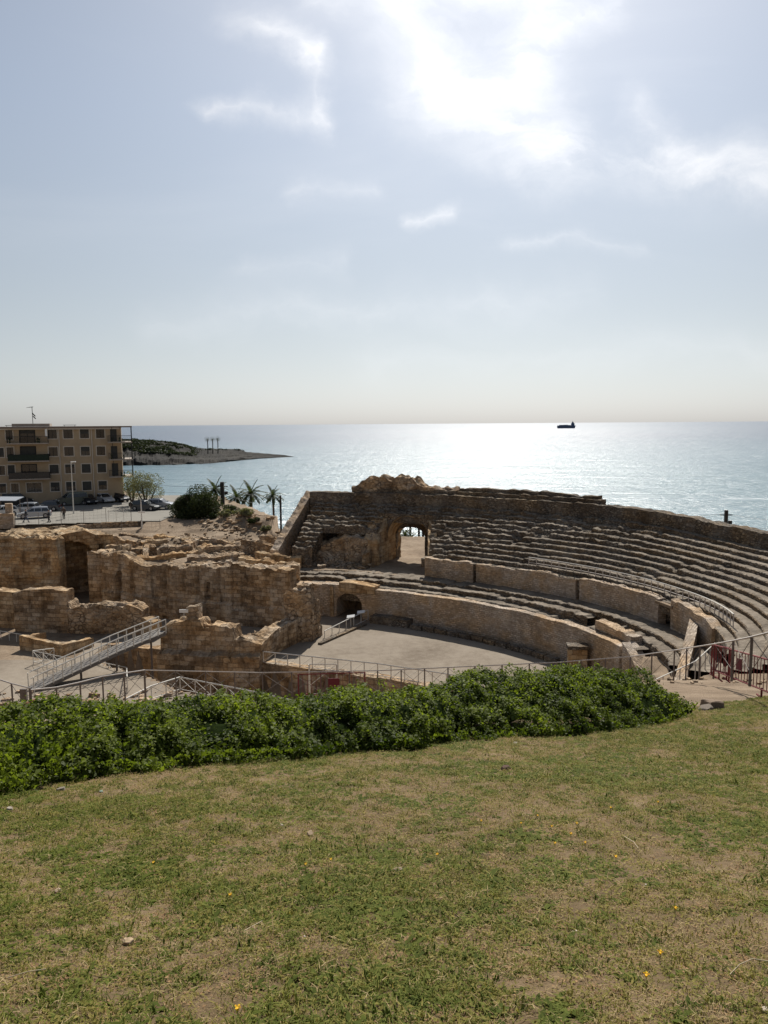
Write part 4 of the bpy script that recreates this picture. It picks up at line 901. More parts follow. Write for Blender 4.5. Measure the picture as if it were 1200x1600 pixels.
# ------------------------------------------------------------------ apartment block
M_stucco = plain('ochre_stucco', (.36, .275, .18), .9, 0, .1, .8)
M_trim = plain('pale_trim', (.50, .45, .38), .8, 0, .06, 5)
M_glass = plain('dark_window_glass', (.018, .02, .023), .12, 0, .3, 2, spec=.6)
M_blind = plain('dark_roller_blind', (.04, .04, .036), .7, 0, .2, 2)
M_slab = plain('balcony_slab', (.34, .29, .24), .8, 0, .1, 3)
M_iron = plain('black_iron', (.02, .02, .02), .6, .3, .2, 9)
def building():
    A = Vector(at(-45, 700, y=120.2)); B = Vector(at(190, 700, y=127.2)); A.z = B.z = 0
    d = (B-A).normalized(); n = Vector((-d.y, d.x, 0)); z0, z1 = -12.7, -.35; Lf = (B-A).length
    root = empty('apartment_building', (A.x, A.y, z0), label='four storey ochre apartment block with flat roof and balconies', cat='building')
    def loc(s, o_, z): p = A+d*s-n*o_; return (p.x, p.y, z)          # o_ > 0 = towards the street
    def sof(u, v=700):                                                # distance along the facade seen at column u
        lo, hi = 0, Lf+3
        for _ in range(40):
            m_ = (lo+hi)/2; p = A+d*m_; uu = 600+p.x/(p.y*math.cos(PITCH)+6.5*math.sin(PITCH))*FPX
            if uu < u: lo = m_
            else: hi = m_
        return (lo+hi)/2
    def bx(m, s0, s1, o0, o1, za, zb, mi=0):
        vs = [loc(s, o_, z) for z in (za, zb) for s, o_ in ((s0, o1), (s1, o1), (s1, o0), (s0, o0))]
        m.add(vs, [(0, 3, 2, 1), (4, 5, 6, 7), (0, 1, 5, 4), (1, 2, 6, 5), (2, 3, 7, 6), (3, 0, 4, 7)], mi); return m
    cols = [(u, 1.35) for u in (1, 109.5, 135, 159.5)]; rowz = [(-2.85, 1.4), (-5.65, 1.4), (-8.35, 1.4), (-11.0, 1.45)]
    p = at(159.5, 677.5, y=121.6); rz = [at(159.5, v, y=126)[2] for v in (677.5, 704.5, 731.5, 758.5)]
    holes = []
    for ui, (u, ww) in enumerate(((1, 1.3), (85, 1.35), (109.5, 1.4), (135, 1.35), (159.5, 1.3))):
        for k in range(4):
            if ui == 0 and k == 0: continue
            holes.append((sof(u), rz[k], ww/2, .72, 'w'))
    for k in range(3):
        holes.append((sof(18), rz[k], .5, .8, 'w')); holes.append((sof(46), rz[k]-.3, 1.05, 1.1, 'd'))
    holes.append((sof(22), rz[3], .55, .72, 'w')); holes.append((sof(52), rz[3], 1.1, .75, 'w'))
    # facade with real openings: a grid of panels around them
    sx = sorted({0.0, Lf}|{round(h[0]-h[2], 3) for h in holes}|{round(h[0]+h[2], 3) for h in holes}); zs = sorted({z0-.4, z1}|{round(h[1]-h[3], 3) for h in holes}|{round(h[1]+h[3], 3) for h in holes})
    m = MB()
    for i in range(len(sx)-1):
        for j in range(len(zs)-1):
            cs, cz = (sx[i]+sx[i+1])/2, (zs[j]+zs[j+1])/2
            if any(abs(cs-h[0]) < h[2] and abs(cz-h[1]) < h[3] for h in holes): continue
            m.add([loc(sx[i], 0, zs[j]), loc(sx[i+1], 0, zs[j]), loc(sx[i+1], 0, zs[j+1]), loc(sx[i], 0, zs[j+1])], [(0, 1, 2, 3)])
    m.add([loc(Lf, 0, z0-.4), loc(Lf, -12, z0-.4), loc(Lf, -12, z1), loc(Lf, 0, z1)], [(0, 1, 2, 3)])
    m.add([loc(0, 0, z0-.4), loc(0, -12, z0-.4), loc(0, -12, z1), loc(0, 0, z1)], [(3, 2, 1, 0)])
    m.add([loc(0, -12, z0-.4), loc(Lf, -12, z0-.4), loc(Lf, -12, z1), loc(0, -12, z1)], [(3, 2, 1, 0)])
    m.build('wall', M_stucco, root)
    m = MB(); bx(m, -.4, Lf+.02, .55, -12.4, z1+.002, z1+.28); bx(m, Lf+.02, Lf+1.75, 1.6, -5, z1+.05, z1+.26); roof = m.build('roof', plain('roof_edge', (.20, .15, .12), .8), root)
    m = MB(); bx(m, -.4, Lf-.2, .45, .04, z1-.22, z1); m.build('cornice', M_trim, root)
    m = MB(); bx(m, sof(20), sof(80), -2, -6, z1+.3, z1+.75); m.build('roof_hut', M_slab, roof)
    for q in (sof(8), sof(100)): m = MB(); bx(m, q, q+2.0, -3, -4, z1+.45, z1+.52); m.bar(loc(q+.2, -3.3, z1+.28), loc(q+.2, -3.3, z1+.5), .03); m.bar(loc(q+1.8, -3.3, z1+.28), loc(q+1.8, -3.3, z1+.5), .03); m.build('solar_panel', M_iron, roof)
    for s, z, hw, hh, kd in holes:
        m = MB(); t_ = .13
        for a0, a1, b0, b1 in ((s-hw-t_, s+hw+t_, z+hh, z+hh+t_), (s-hw-t_, s+hw+t_, z-hh-t_, z-hh), (s-hw-t_, s-hw, z-hh, z+hh), (s+hw, s+hw+t_, z-hh, z+hh)): bx(m, a0, a1, .05, -.14, b0, b1)
        f = m.build('window', M_trim if kd == 'w' else M_iron, root)
        m = MB(); bx(m, s-hw, s+hw, -.12, -.16, z-hh, z+hh); m.build('pane', M_glass, f)
        if random.random() < .55:
            hh2 = random.choice((.3, .5, .9)); m = MB(); bx(m, s-hw, s+hw, -.05, -.09, z+hh-2*hh*hh2, z+hh); m.build('blind', M_blind, f)
        m = MB(); bx(m, s-.03, s+.03, -.06, -.11, z-hh, z+hh); m.build('mullion', M_iron, f)
    for u in (95, 146): m = MB(); s = sof(u); m.bar(loc(s, .1, z0), loc(s, .1, z1-.2), .08, 8); m.build('drainpipe', M_trim, root)
    def balcony(s0, s1, dep, z, solid, o_back=0, side=False):
        m = MB(); bx(m, s0, s1, dep, .003 if not side else -4.5, z-.2, z); sl = m.build('balcony', M_slab, root)
        m = MB(); h = 1.0
        m.bar(loc(s0+.04, dep-.05, z+h), loc(s1-.04, dep-.05, z+h), .03, 6)
        nn = int((s1-s0)/.16)
        for k in range(nn+1): s = s0+.04+(s1-s0-.08)*k/nn; m.bar(loc(s, dep-.05, z), loc(s, dep-.05, z+h), .012, 4)
        for se in ((s0+.04, s1-.04) if not side else (s0+.04, s1-.04)):
            b0 = .05 if not side else (-4.4 if se > s0+1 else .05)
            m.bar(loc(se, dep-.05, z+h), loc(se, b0, z+h), .03, 6)
            for k in range(int((dep-b0)/.16)): o_ = dep-.05-k*.16; m.bar(loc(se, o_, z), loc(se, o_, z+h), .012, 4)
        m.build('balcony_rail', M_iron, sl)
        if solid: m = MB(); bx(m, s0+.06, s1-.06, dep-.09, dep-.12, z+.06, z+.96); m.build('balcony_screen', plain('screen', solid, .8), sl)
        for k in range(3 if not side else 2):
            s = random.uniform(s0+.4, s1-.4); m = MB(); m.bar(loc(s, dep-.4, z+.003), loc(s, dep-.4, z+.3), .12, 8, .16); vs = []
            b = loc(s, dep-.4, z+.55)
            for j in range(30): a = random.random()*6.28; r_ = random.random()*.3; m.bar((b[0], b[1], b[2]-.2), (b[0]+math.cos(a)*r_, b[1]+math.sin(a)*r_, b[2]+random.uniform(-.1, .35)), .03, 3, .01)
            m.build('potted_plant', M_planter, sl)
    for k, scr in ((0, None), (1, (.02, .035, .022)), (2, (.10, .085, .07))): balcony(sof(15), sof(79), 1.35, rz[k]-1.35, scr)
    m = MB(); bx(m, sof(15), sof(79), 1.3, .02, rz[0]+.95, rz[0]+1.0); m.build('awning', M_slab, root)
    for k in range(3): balcony(sof(171), Lf+1.7, 1.55, rz[k]-1.35, None, side=True)
    for k in range(3): m = MB(); s = sof(180); bx(m, s-.5, s+.5, .03, .0, rz[k]-1.3, rz[k]+.75); m.build('door', M_blind, root)
    m = MB(); m.bar(loc(Lf+1.6, 1.45, rz[1]-7.2), loc(Lf+1.6, 1.45, z1+.1), .09, 8); m.build('corner_post', M_iron, root)
    m = MB(); m.bar(loc(sof(178), 1.45, rz[2]-1.5), loc(sof(178), 1.45, z1+.1), .05, 8); m.build('downpipe', M_iron, root)
    # hanging cloth on the top balcony
    m = MB(); s = sof(75); bx(m, s, s+.3, 1.2, 1.1, rz[0]-.35, rz[0]+.8); m.build('hanging_cloth', M_white, root)
    # antenna (stands on the roof)
    p = loc(sof(52), -3.5, z1+.75); ar = empty('roof_antenna', p, label='spindly television antenna standing on the flat roof', cat='antenna')
    m = MB(); P3 = Vector(p); m.bar(P3, P3+Vector((0, 0, 2.7)), .05); m.build('mast', M_iron, ar)
    m = MB(); m.bar(P3+Vector((-.9, 0, 2.6)), P3+Vector((.2, 0, 2.75)), .03)
    for k in range(5): m.bar(P3+Vector((-.8+k*.22, -.2, 2.62)), P3+Vector((-.8+k*.22, .2, 2.62)), .02)
    m.bar(P3+Vector((0, 0, 1.7)), P3+Vector((.45, 0, 1.2)), .1); m.bar(P3+Vector((.1, 0, 1.2)), P3+Vector((.5, 0, .8)), .09); m.build('elements', M_iron, ar)
    # low dark hedge and walls along the foot of the facade
    return loc, sof
M_planter = plain('planter_green', (.03, .045, .02), .8)
b_loc, b_sof = building()
m = MB(); p = at(-20, 780, y=104); q = at(24, 784, y=104.5); m.add([(p[0], p[1], -10.0), (q[0], q[1], -10.1), (q[0], q[1]+2.6, -9.8), (p[0], p[1]+2.6, -9.7), (p[0], p[1], -10.08), (q[0], q[1], -10.18), (q[0], q[1]+2.6, -9.88), (p[0], p[1]+2.6, -9.78)], [(0, 1, 2, 3), (7, 6, 5, 4), (0, 4, 5, 1), (1, 5, 6, 2), (2, 6, 7, 3), (3, 7, 4, 0)])
r_ = empty('street_canopy', (p[0], p[1], -12.6), label='pale blue-grey flat canopy on posts at the left border', cat='canopy'); m.build('roof', plain('canopy_sheet', (.22, .24, .27), .6), r_)
for a in (p, q):
    for dy in (.2, 2.4): mm = MB(); mm.bar((a[0]*.99 if a is q else a[0]+.3, a[1]+dy, -12.6), (a[0]*.99 if a is q else a[0]+.3, a[1]+dy, -9.95), .05); mm.build('post', M_metal_dark, r_)

# ------------------------------------------------------------------ cars
M_tyre = plain('tyre_rubber', (.015, .015, .015), .9); M_rim = plain('alloy_rim', (.35, .35, .36), .35, .6); M_cglass = plain('car_glass', (.012, .014, .017), .06, 0, .2, 3, spec=.7)
M_lamp = plain('lamp_lens', (.55, .55, .52), .2); M_tail = plain('tail_lens', (.25, .015, .012), .25); M_plate = plain('number_plate', (.6, .6, .58), .5)
def make_car(label, paint, pos, rz, kind='hatch', L_=4.2, W=1.78, Hh=1.5, group='cars parked along the street', cat='car'):
    root = empty('parked_car', pos, rz, label=label, cat=cat, group=group)
    root.rotation_euler = (0, 0, 0); root.location = (0, 0, 0)
    pm = plain('car_paint', paint, .28, .35, .03, 2, spec=.6)
    x0, x1 = -L_/2, L_/2; bz = .24; bel = .92*Hh/1.5+(.06 if kind in ('van', 'suv') else 0)
    if kind == 'van': prof_ = [(x0, .35), (x0, bel-.1), (x0+.03, bel), (x1-.95, bel), (x1-.25, bel-.18), (x1-.03, bel-.4), (x1, .4), (x1-.1, bz), (x0+.1, bz)]; roof = [(x0+.04, bel), (x0+.22, Hh), (x1-1.75, Hh), (x1-1.0, bel)]
    elif kind == 'suv': prof_ = [(x0, .45), (x0+.02, bel-.1), (x0+.1, bel), (x1-1.15, bel), (x1-.25, bel-.12), (x1-.04, bel-.3), (x1, .45), (x1-.12, bz), (x0+.12, bz)]; roof = [(x0+.12, bel), (x0+.5, Hh-.03), (x0+1.2, Hh), (x1-2.0, Hh-.03), (x1-1.2, bel)]
    else: prof_ = [(x0, .42), (x0+.02, bel-.14), (x0+.12, bel), (x1-1.15, bel-.02), (x1-.3, bel-.2), (x1-.05, bel-.38), (x1, .42), (x1-.12, bz), (x0+.12, bz)]; roof = [(x0+.14, bel), (x0+.55, Hh-.06), (x0+1.3, Hh), (x1-2.05, Hh-.04), (x1-1.15, bel-.01)]
    # body: lofted sections with tumblehome, wheel arches cut by darker wheels
    m = MB(); n = len(prof_); hw = W/2
    secs = [(-hw*.93, .94), (-hw, 1.0), (hw, 1.0), (hw*.93, .94)]
    for y, sc in secs: m.v += [(x*sc if abs(x) > L_*.4 else x, y, z if z > .3 or sc == 1 else z+.04) for x, z in prof_]
    m.v = [(x, y, z) for x, y, z in m.v]
    for k in range(3):
        for i in range(n): m.f.append((k*n+i, k*n+(i+1) % n, (k+1)*n+(i+1) % n, (k+1)*n+i)); m.mi.append(0)
    m.f += [tuple(range(n))[::-1], tuple(range(3*n, 4*n))]; m.mi += [0, 0]
    body = m.build('body', pm, root)
    bv = body.modifiers.new('b', 'BEVEL'); bv.width = .05; bv.segments = 2; bv.limit_method = 'ANGLE'
    nr = len(roof); g = MB()
    for y, kk in ((-hw*.92, 0), (hw*.92, 0)):
        for x, z in roof: g.v.append((x, y*(1-.16*(z-bel)/(Hh-bel)), z-.002 if z > bel+.1 else z-.05))
    for i in range(nr-1): g.f.append((i, i+1, nr+i+1, nr+i)); g.mi.append(0)
    g.f += [tuple(range(nr)), tuple(range(2*nr-1, nr-1, -1))]; g.mi += [0, 0]
    cab = g.build('cabin', pm, root)
    bv = cab.modifiers.new('b', 'BEVEL'); bv.width = .06; bv.segments = 2; bv.limit_method = 'ANGLE'
    def cabpt(x, z, side, out=.012): y = hw*.92*(1-.16*(z-bel)/(Hh-bel))+out; return (x, side*y, z)
    fx = roof[-1][0]; ftx = roof[-2][0]; rx = roof[0][0]; rtx = roof[1][0]; zt = Hh-.13; zb = bel+.04
    fr = lambda z, a, b: a+(b-a)*(z-bel)/(Hh-bel)
    for s in (-1, 1):
        cuts = [(rx+.12, (rx+fx)/2-.45), ((rx+fx)/2-.38, (rx+fx)/2+.42), ((rx+fx)/2+.49, fx-.16)]
        for j, (a, b) in enumerate(cuts):
            ta = a if j else fr(zt, rx, rtx)+.1; tb = b if j < 2 else fr(zt, fx, ftx)-.1
            w_ = MB(); w_.add([cabpt(a, zb, s), cabpt(b, zb, s), cabpt(max(ta+.1, tb), zt, s), cabpt(ta, zt, s)], [(0, 1, 2, 3) if s < 0 else (3, 2, 1, 0)]); w_.build('side_window', M_cglass, root)
    for nm, xa, xb, sg in (('windscreen', fx, ftx, 1), ('rear_window', rx, rtx, -1)):
        w_ = MB(); ya = hw*.80; yb = hw*.70; o_ = .02*sg
        w_.add([(fr(zb, xa, xb)+o_, -ya, zb), (fr(zb, xa, xb)+o_, ya, zb), (fr(zt+.04, xa, xb)+o_, yb, zt+.04), (fr(zt+.04, xa, xb)+o_, -yb, zt+.04)], [(0, 1, 2, 3) if sg > 0 else (3, 2, 1, 0)]); w_.build(nm, M_cglass, root)
    for x in (x0+.78, x1-.82):
        for s in (-1, 1):
            w_ = MB(); w_.bar((x, s*(hw-.2), .33), (x, s*(hw+.012), .33), .33, 18); wh = w_.build('wheel', M_tyre, root)
            w_ = MB(); w_.bar((x, s*(hw-.02), .33), (x, s*(hw+.022), .33), .2, 12); w_.build('rim', M_rim, wh)
    for s in (-1, 1):
        w_ = MB(); w_.box((x1-.16, s*hw*.72-.2, bel-.42), (x1+.012, s*hw*.72+.2, bel-.26)); w_.build('headlight', M_lamp, root)
        w_ = MB(); w_.box((x0-.012, s*hw*.8-.13, bel-.38), (x0+.1, s*hw*.8+.13, bel-.1)); w_.build('tail_light', M_tail, root)
        w_ = MB(); w_.box((fx-.22, s*(hw+.02)-.1, bel+.02), (fx-.06, s*(hw+.02)+.1, bel+.16)); w_.build('mirror', pm, root)
    w_ = MB(); w_.box((x0-.02, -.26, bel-.5), (x0, .26, bel-.39)); w_.build('number_plate', M_plate, root)
    root.location = pos; root.rotation_euler = (0, 0, rz)
    return root
def cpos(u, v, z=-12.555): p = at(u, v, z=z); return (p[0], p[1], z)
fa = math.atan2((Vector(b_loc(10, 0, 0))-Vector(b_loc(0, 0, 0))).y, (Vector(b_loc(10, 0, 0))-Vector(b_loc(0, 0, 0))).x)
make_car('silver estate car side-on in the street, nearest the walkers', (.42, .44, .47), cpos(54, 809), fa+R(184), 'hatch', 4.4, 1.78, 1.5)
make_car('silver car half hidden behind the side-on silver estate', (.38, .40, .42), cpos(38, 802), fa+R(165), 'suv', 4.3, 1.8, 1.55)
make_car('dark grey hatchback tucked behind the two silver cars', (.07, .075, .085), cpos(72, 798), fa+R(172), 'hatch', 4.1, 1.75, 1.48)
make_car('white car nose showing beside the tan parapet', (.62, .62, .62), cpos(4, 806), fa+R(200), 'hatch', 4.1, 1.75, 1.45)
make_car('black van at the foot of the building, behind the silver cars', (.02, .022, .025), cpos(28, 790), fa+R(5), 'van', 4.6, 1.85, 1.9)
make_car('olive grey boxy van parked under the second drainpipe', (.11, .12, .10), cpos(113, 789), fa+R(200), 'van', 4.6, 1.85, 1.95)
make_car('black hatchback parked between the boxy van and the white car', (.02, .022, .028), cpos(138, 787.5), fa+R(-68), 'hatch', 4.1, 1.75, 1.5)
make_car('white hatchback parked under the right hand windows', (.60, .61, .62), cpos(163, 785), fa+R(-62), 'hatch', 4.1, 1.75, 1.52)
make_car('dark car parked under the corner balconies', (.03, .033, .04), cpos(186, 783.5), fa+R(-60), 'hatch', 4.2, 1.78, 1.55)
make_car('dark grey car beside the pole, parked in front of the grey shrub', (.06, .065, .07), cpos(228, 797), fa+R(-30), 'hatch', 4.2, 1.78, 1.5)
make_car('silver topped car beside the round dark bush', (.30, .31, .33), cpos(252, 795), fa+R(-25), 'suv', 4.1, 1.78, 1.55)

# ------------------------------------------------------------------ people in the street
M_skin = plain('skin', (.42, .26, .18), .6); M_hair = plain('dark_hair', (.03, .022, .018), .8)
def person(label, pos, rz, top, legs, stride=.25, h=1.7):
    k = h/1.75
    V = [(0, 0, .95), (0, 0, 1.15), (0, .01, 1.38), (0, .015, 1.52), (0, .03, 1.64), (0, .035, 1.73),
         (.09, 0, .90), (.1, stride*.55, .5), (.1, stride*.8-.03, .09), (.1, stride*.8+.13, .04), (-.09, 0, .90), (-.1, -stride*.2, .5), (-.1, -stride*.95, .12), (-.1, -stride*.95+.14, .05),
         (.19, .01, 1.43), (.25, -.06, 1.15), (.25, .06, .92), (.25, .1, .82), (-.19, .01, 1.43), (-.25, .07, 1.15), (-.25, .2, .95), (-.25, .25, .86)]
    Ed = [(0, 1), (1, 2), (2, 3), (3, 4), (4, 5), (0, 6), (6, 7), (7, 8), (8, 9), (0, 10), (10, 11), (11, 12), (12, 13), (2, 14), (14, 15), (15, 16), (16, 17), (2, 18), (18, 19), (19, 20), (20, 21)]
    rad = [.14, .125, .14, .055, .095, .07, .085, .058, .04, .035, .085, .058, .04, .035, .055, .042, .032, .035, .055, .042, .032, .035]
    root = empty('person', (0, 0, 0), label=label, cat='person')
    def skin(name, idx, grow, mat):
        mp_ = {i: j for j, i in enumerate(idx)}; me = bpy.data.meshes.new(name); me.from_pydata([tuple(c*k for c in V[i]) for i in idx], [(mp_[a], mp_[b]) for a, b in Ed if a in mp_ and b in mp_], [])
        o = bpy.data.objects.new(name, me); C.objects.link(o); o.parent = root; sm = o.modifiers.new('s', 'SKIN'); ly = me.skin_vertices[0] if len(me.skin_vertices) else None
        if ly is None:
            o.select_set(True); ly = me.attributes.new('x', 'FLOAT', 'POINT')
        else:
            for i in idx: ly.data[mp_[i]].radius = ((rad[i]+grow)*k,)*2
            ly.data[0].use_root = True
        s2 = o.modifiers.new('d', 'SUBSURF'); s2.levels = 1; s2.render_levels = 1; me.materials.append(mat); return o
    return root, skin, V, Ed, rad, k
def body_mesh(name, root, V, Ed, rad, k, idx, grow, mat):
    """smooth tapered figure merged by a voxel remesh"""
    m = MB()
    for a, b in Ed:
        if a in idx and b in idx:
            p = Vector(V[a])*k; q = Vector(V[b])*k; ra, rb = (rad[a]+grow)*k, (rad[b]+grow)*k
            m.bar(p, q, ra, 10, rb)
            for c, r_ in ((p, ra), (q, rb)):
                base = len(m.v); vs = []; fs = []
                for i in range(5):
                    th = math.pi*i/4
                    for j in range(8): ph = j*math.pi/4; vs.append((c.x+r_*math.sin(th)*math.cos(ph), c.y+r_*math.sin(th)*math.sin(ph), c.z+r_*math.cos(th)))
                for i in range(4):
                    for j in range(8): fs.append((i*8+j, (i+1)*8+j, (i+1)*8+(j+1) % 8, i*8+(j+1) % 8))
                m.add(vs, fs)
    o = m.build(name, mat, root, smooth=True); r_ = o.modifiers.new('r', 'REMESH'); r_.mode = 'VOXEL'; r_.voxel_size = .025; r_.use_smooth_shade = True
    return o
def walker(label, pos, rz, top, legs, stride, h=1.7):
    root, _, V, Ed, rad, k = person(label, pos, rz, top, legs, stride, h)
    body_mesh('body', root, V, Ed, rad, k, range(len(V)), 0, M_skin)
    body_mesh('shirt', root, V, Ed, rad, k, (0, 1, 2, 14, 15, 18, 19, 16, 20), .022, top)
    body_mesh('trousers', root, V, Ed, rad, k, (0, 6, 7, 8, 10, 11, 12), .02, legs)
    m = MB(); m.bar(Vector((0, .015, 1.70))*k, Vector((0, .01, 1.80))*k, .098*k, 10, .06*k); m.build('hair', M_hair, root, smooth=True)
    m = MB()
    for i in (9, 13): a = Vector(V[i-1])*k; b = Vector(V[i])*k; m.bar(a+Vector((0, -.05, -.03)), b+Vector((0, .05, -.01)), .055, 8, .045)
    m.build('shoes', M_iron, root)
    root.location = pos; root.rotation_euler = (0, 0, rz); return root
M_cl1 = plain('dark_jacket', (.03, .035, .045), .9); M_cl2 = plain('brown_coat', (.09, .06, .045), .9); M_cl3 = plain('dark_trousers', (.03, .03, .035), .9); M_cl4 = plain('blue_jeans', (.06, .08, .13), .9)
walker('person in a brown coat standing alone in the street', cpos(100, 811), R(30), M_cl2, M_cl3, .08)
walker('person in a dark jacket striding past the silver estate car', cpos(41, 816), R(-80), M_cl1, M_cl4, .42)
walker('person in dark clothes at the rear of the silver estate car', cpos(77, 816), R(100), M_cl1, M_cl3, .2, 1.6)

# ------------------------------------------------------------------ street fence, lamps, poles, signs
def mesh_fence(label, a, b, h, spacing, wires=5, mat=None):
    root = empty('wire_fence', a, label=label, cat='fence'); a = Vector(a); b = Vector(b); n = max(1, int(round((b-a).length/spacing))); mat = mat or M_metal_dark
    for i in range(n+1): p = a.lerp(b, i/n); m = MB(); m.bar(p, p+Vector((0, 0, h)), .03, 6); m.build('post', mat, root)
    m = MB()
    for k in range(wires): z = h*(k+.8)/wires; m.bar(a+Vector((0, 0, z)), b+Vector((0, 0, z)), .008, 3)
    nn = int((b-a).length/.5)
    for k in range(nn): p = a.lerp(b, k/nn); m.bar(p+Vector((0, 0, .05)), p+Vector((0, 0, h*.97)), .006, 3)
    m.build('wire_mesh', mat, root); return root
mesh_fence('tall see-through wire fence on top of the street wall', (sw[0][0], sw[0][1]+.2, sw[0][2]), (sw[2][0], sw[2][1]+.2, sw[2][2]), 1.9, 2.6)
a = at(170, 813, y=100.2); b = at(205, 809, y=101.5); mesh_fence('low pale railing at the end of the street', (a[0], a[1], -12.55), (b[0], b[1], -12.55), 1.5, .9, 3, M_metal_pale)
a = at(190, 824, y=97); b = at(250, 820, y=98); mesh_fence('thin wire fence on the bank below the parked cars', (a[0], a[1], gz(a[0], a[1])), (b[0], b[1], gz(b[0], b[1])), 1.2, 1.9, 3)
def lamp(label, u, vtop, vbase, y, arm=True, mat=None):
    p = at(u, vtop, y=y); q = (p[0], p[1], gz(p[0], p[1])-.1); root = empty('street_lamp', q, label=label, cat='lamp post'); mat = mat or M_metal_pale
    m = MB(); m.bar(q, p, .1, 8, .06); m.build('pole', mat, root)
    if arm:
        m = MB(); m.bar(p, (p[0]+.5, p[1]-.3, p[2]+.1), .05); m.build('arm', mat, root)
        m = MB(); m.box((p[0]+.1, p[1]-.5, p[2]+.08), (p[0]+.8, p[1]-.2, p[2]+.2)); m.build('lamp_head', M_white, root)
    return root
lamp('slim pale street lamp in front of the facade', 111, 723, 800, 110)
lamp('short pale post with a bracket beside the grey shrub', 220, 781, 815, 98, arm=False)
p = at(221, 800, y=97.6); r_ = empty('signpost', (p[0], p[1], gz(p[0], p[1])), label='white post with a small plate in front of the dark grey car', cat='sign'); m = MB(); m.bar((p[0], p[1], gz(p[0], p[1])), (p[0], p[1], p[2]+1.2), .05); m.build('post', M_white, r_)
m = MB(); m.box((p[0]-.4, p[1]-.08, p[2]-.1), (p[0]+.5, p[1]-.03, p[2]+.1)); m.build('plate', M_white, r_)
p = at(204, 787, y=101); r_ = empty('traffic_sign', (p[0], p[1], -12.56), label='dark backed sign leaning on a post at the end of the street', cat='sign'); m = MB(); m.bar((p[0], p[1], -12.56), (p[0], p[1], p[2]), .04); m.build('post', M_metal_dark, r_); m = MB(); m.bar((p[0], p[1]-.03, p[2]-.1), (p[0]+.02, p[1]+.03, p[2]-.1), .33, 12); q = m.build('plate', M_iron, r_)
# railway masts and wires down by the beach
def mast(label, u, vtop, y, w_=.16, group='railway masts by the beach', top=True):
    p = at(u, vtop, y=y); q = (p[0], p[1], gz(p[0], p[1])-.2); root = empty('railway_mast', q, label=label, cat='mast', group=group)
    m = MB(); m.box((p[0]-w_, p[1]-w_, q[2]), (p[0]+w_, p[1]+w_, p[2])); m.build('pole', M_iron, root)
    m = MB()
    if top: m.bar((p[0]-.9, p[1], p[2]-.7), (p[0]+.9, p[1], p[2]-.7), .07); m.bar((p[0]-.1, p[1], p[2]-1.7), (p[0]+.9, p[1], p[2]-1.7), .06); m.box((p[0]+.4, p[1]-.2, p[2]-2.0), (p[0]+.8, p[1]+.2, p[2]-1.5))
    else: m.bar((p[0]-.4, p[1], p[2]-.4), (p[0]+.3, p[1], p[2]-.4), .06)
    m.build('crossarm', M_iron, root); return p
m1 = mast('dark railway mast between the round bush and the palms', 347, 753, 121, .28)
m2 = mast('short mast right behind the sloping end wall', 438, 774, 118, .14, top=False)
m3 = mast('lone mast standing above the right end of the top wall', 1135, 797, 108, .2)
m4 = mast('left mast seen through the arch', 641, 818, 112, .16, top=False)
m5 = mast('middle mast seen through the arch', 654.5, 818, 110, .16, top=False)
m6 = mast('right mast seen through the arch', 661, 820, 109, .16, top=False)
def wires(label, a, b, n, dz):
    m = MB()
    for k in range(n):
        P0 = Vector(a)+Vector((0, 0, -.5-dz*k)); P1 = Vector(b)+Vector((0, 0, -.5-dz*k)); prev = P0
        for i in range(1, 13): f = i/12; q = P0.lerp(P1, f)+Vector((0, 0, -.5*4*f*(1-f))); m.bar(prev, q, .022, 3); prev = q
    tag(m.build('overhead_wires', M_iron), label, 'wires')
wires('overhead wires left of the round bush mast', at(205, 748, y=135), m1, 2, 1.1); wires('overhead wires over the palms', m1, m2, 2, 1.2)
wires('overhead wires left of the lone mast', at(930, 798, y=114), m3, 2, 1.3); wires('overhead wires running out of the right border', m3, at(1290, 806, y=100), 3, 1.3)

# ------------------------------------------------------------------ ship
def ship():
    c = at(885, 669.3, z=-29); s = c[1]; x = c[0]; Lh = 44
    root = empty('cargo_ship', (x, s, -29), label='distant dark cargo ship on the horizon', cat='ship'); m = MB(); dk = plain('ship_hull', (.09, .12, .18), .7)
    out = [(-Lh, 15), (-Lh, 3), (-Lh+6, 0), (Lh-5, 0), (Lh, 15), (Lh-6, 13.5), (-Lh+5, 13.5)]
    m.prism([(a, b-.5) for a, b in out], -8, 8); m.v = [(x+a, s+b, -29+c_) for a, b, c_ in m.v]; m.build('hull', dk, root)
    m = MB()
    for a, b, h in ((-35, -12, 17), (-11, 6, 17.6), (7, 20, 16)): m.box((x+a, s-7, -16.2), (x+b, s+7, -29+h))
    m.build('cargo', plain('ship_cargo', (.14, .18, .24), .7), root)
    m = MB(); m.box((x+24, s-7, -16.2), (x+38, s+7, -29+25)); m.box((x+27, s-5, -4), (x+34, s+5, 2)); m.bar((x+30, s, 2), (x+30, s, 8), .8); m.build('superstructure', dk, root)
ship()

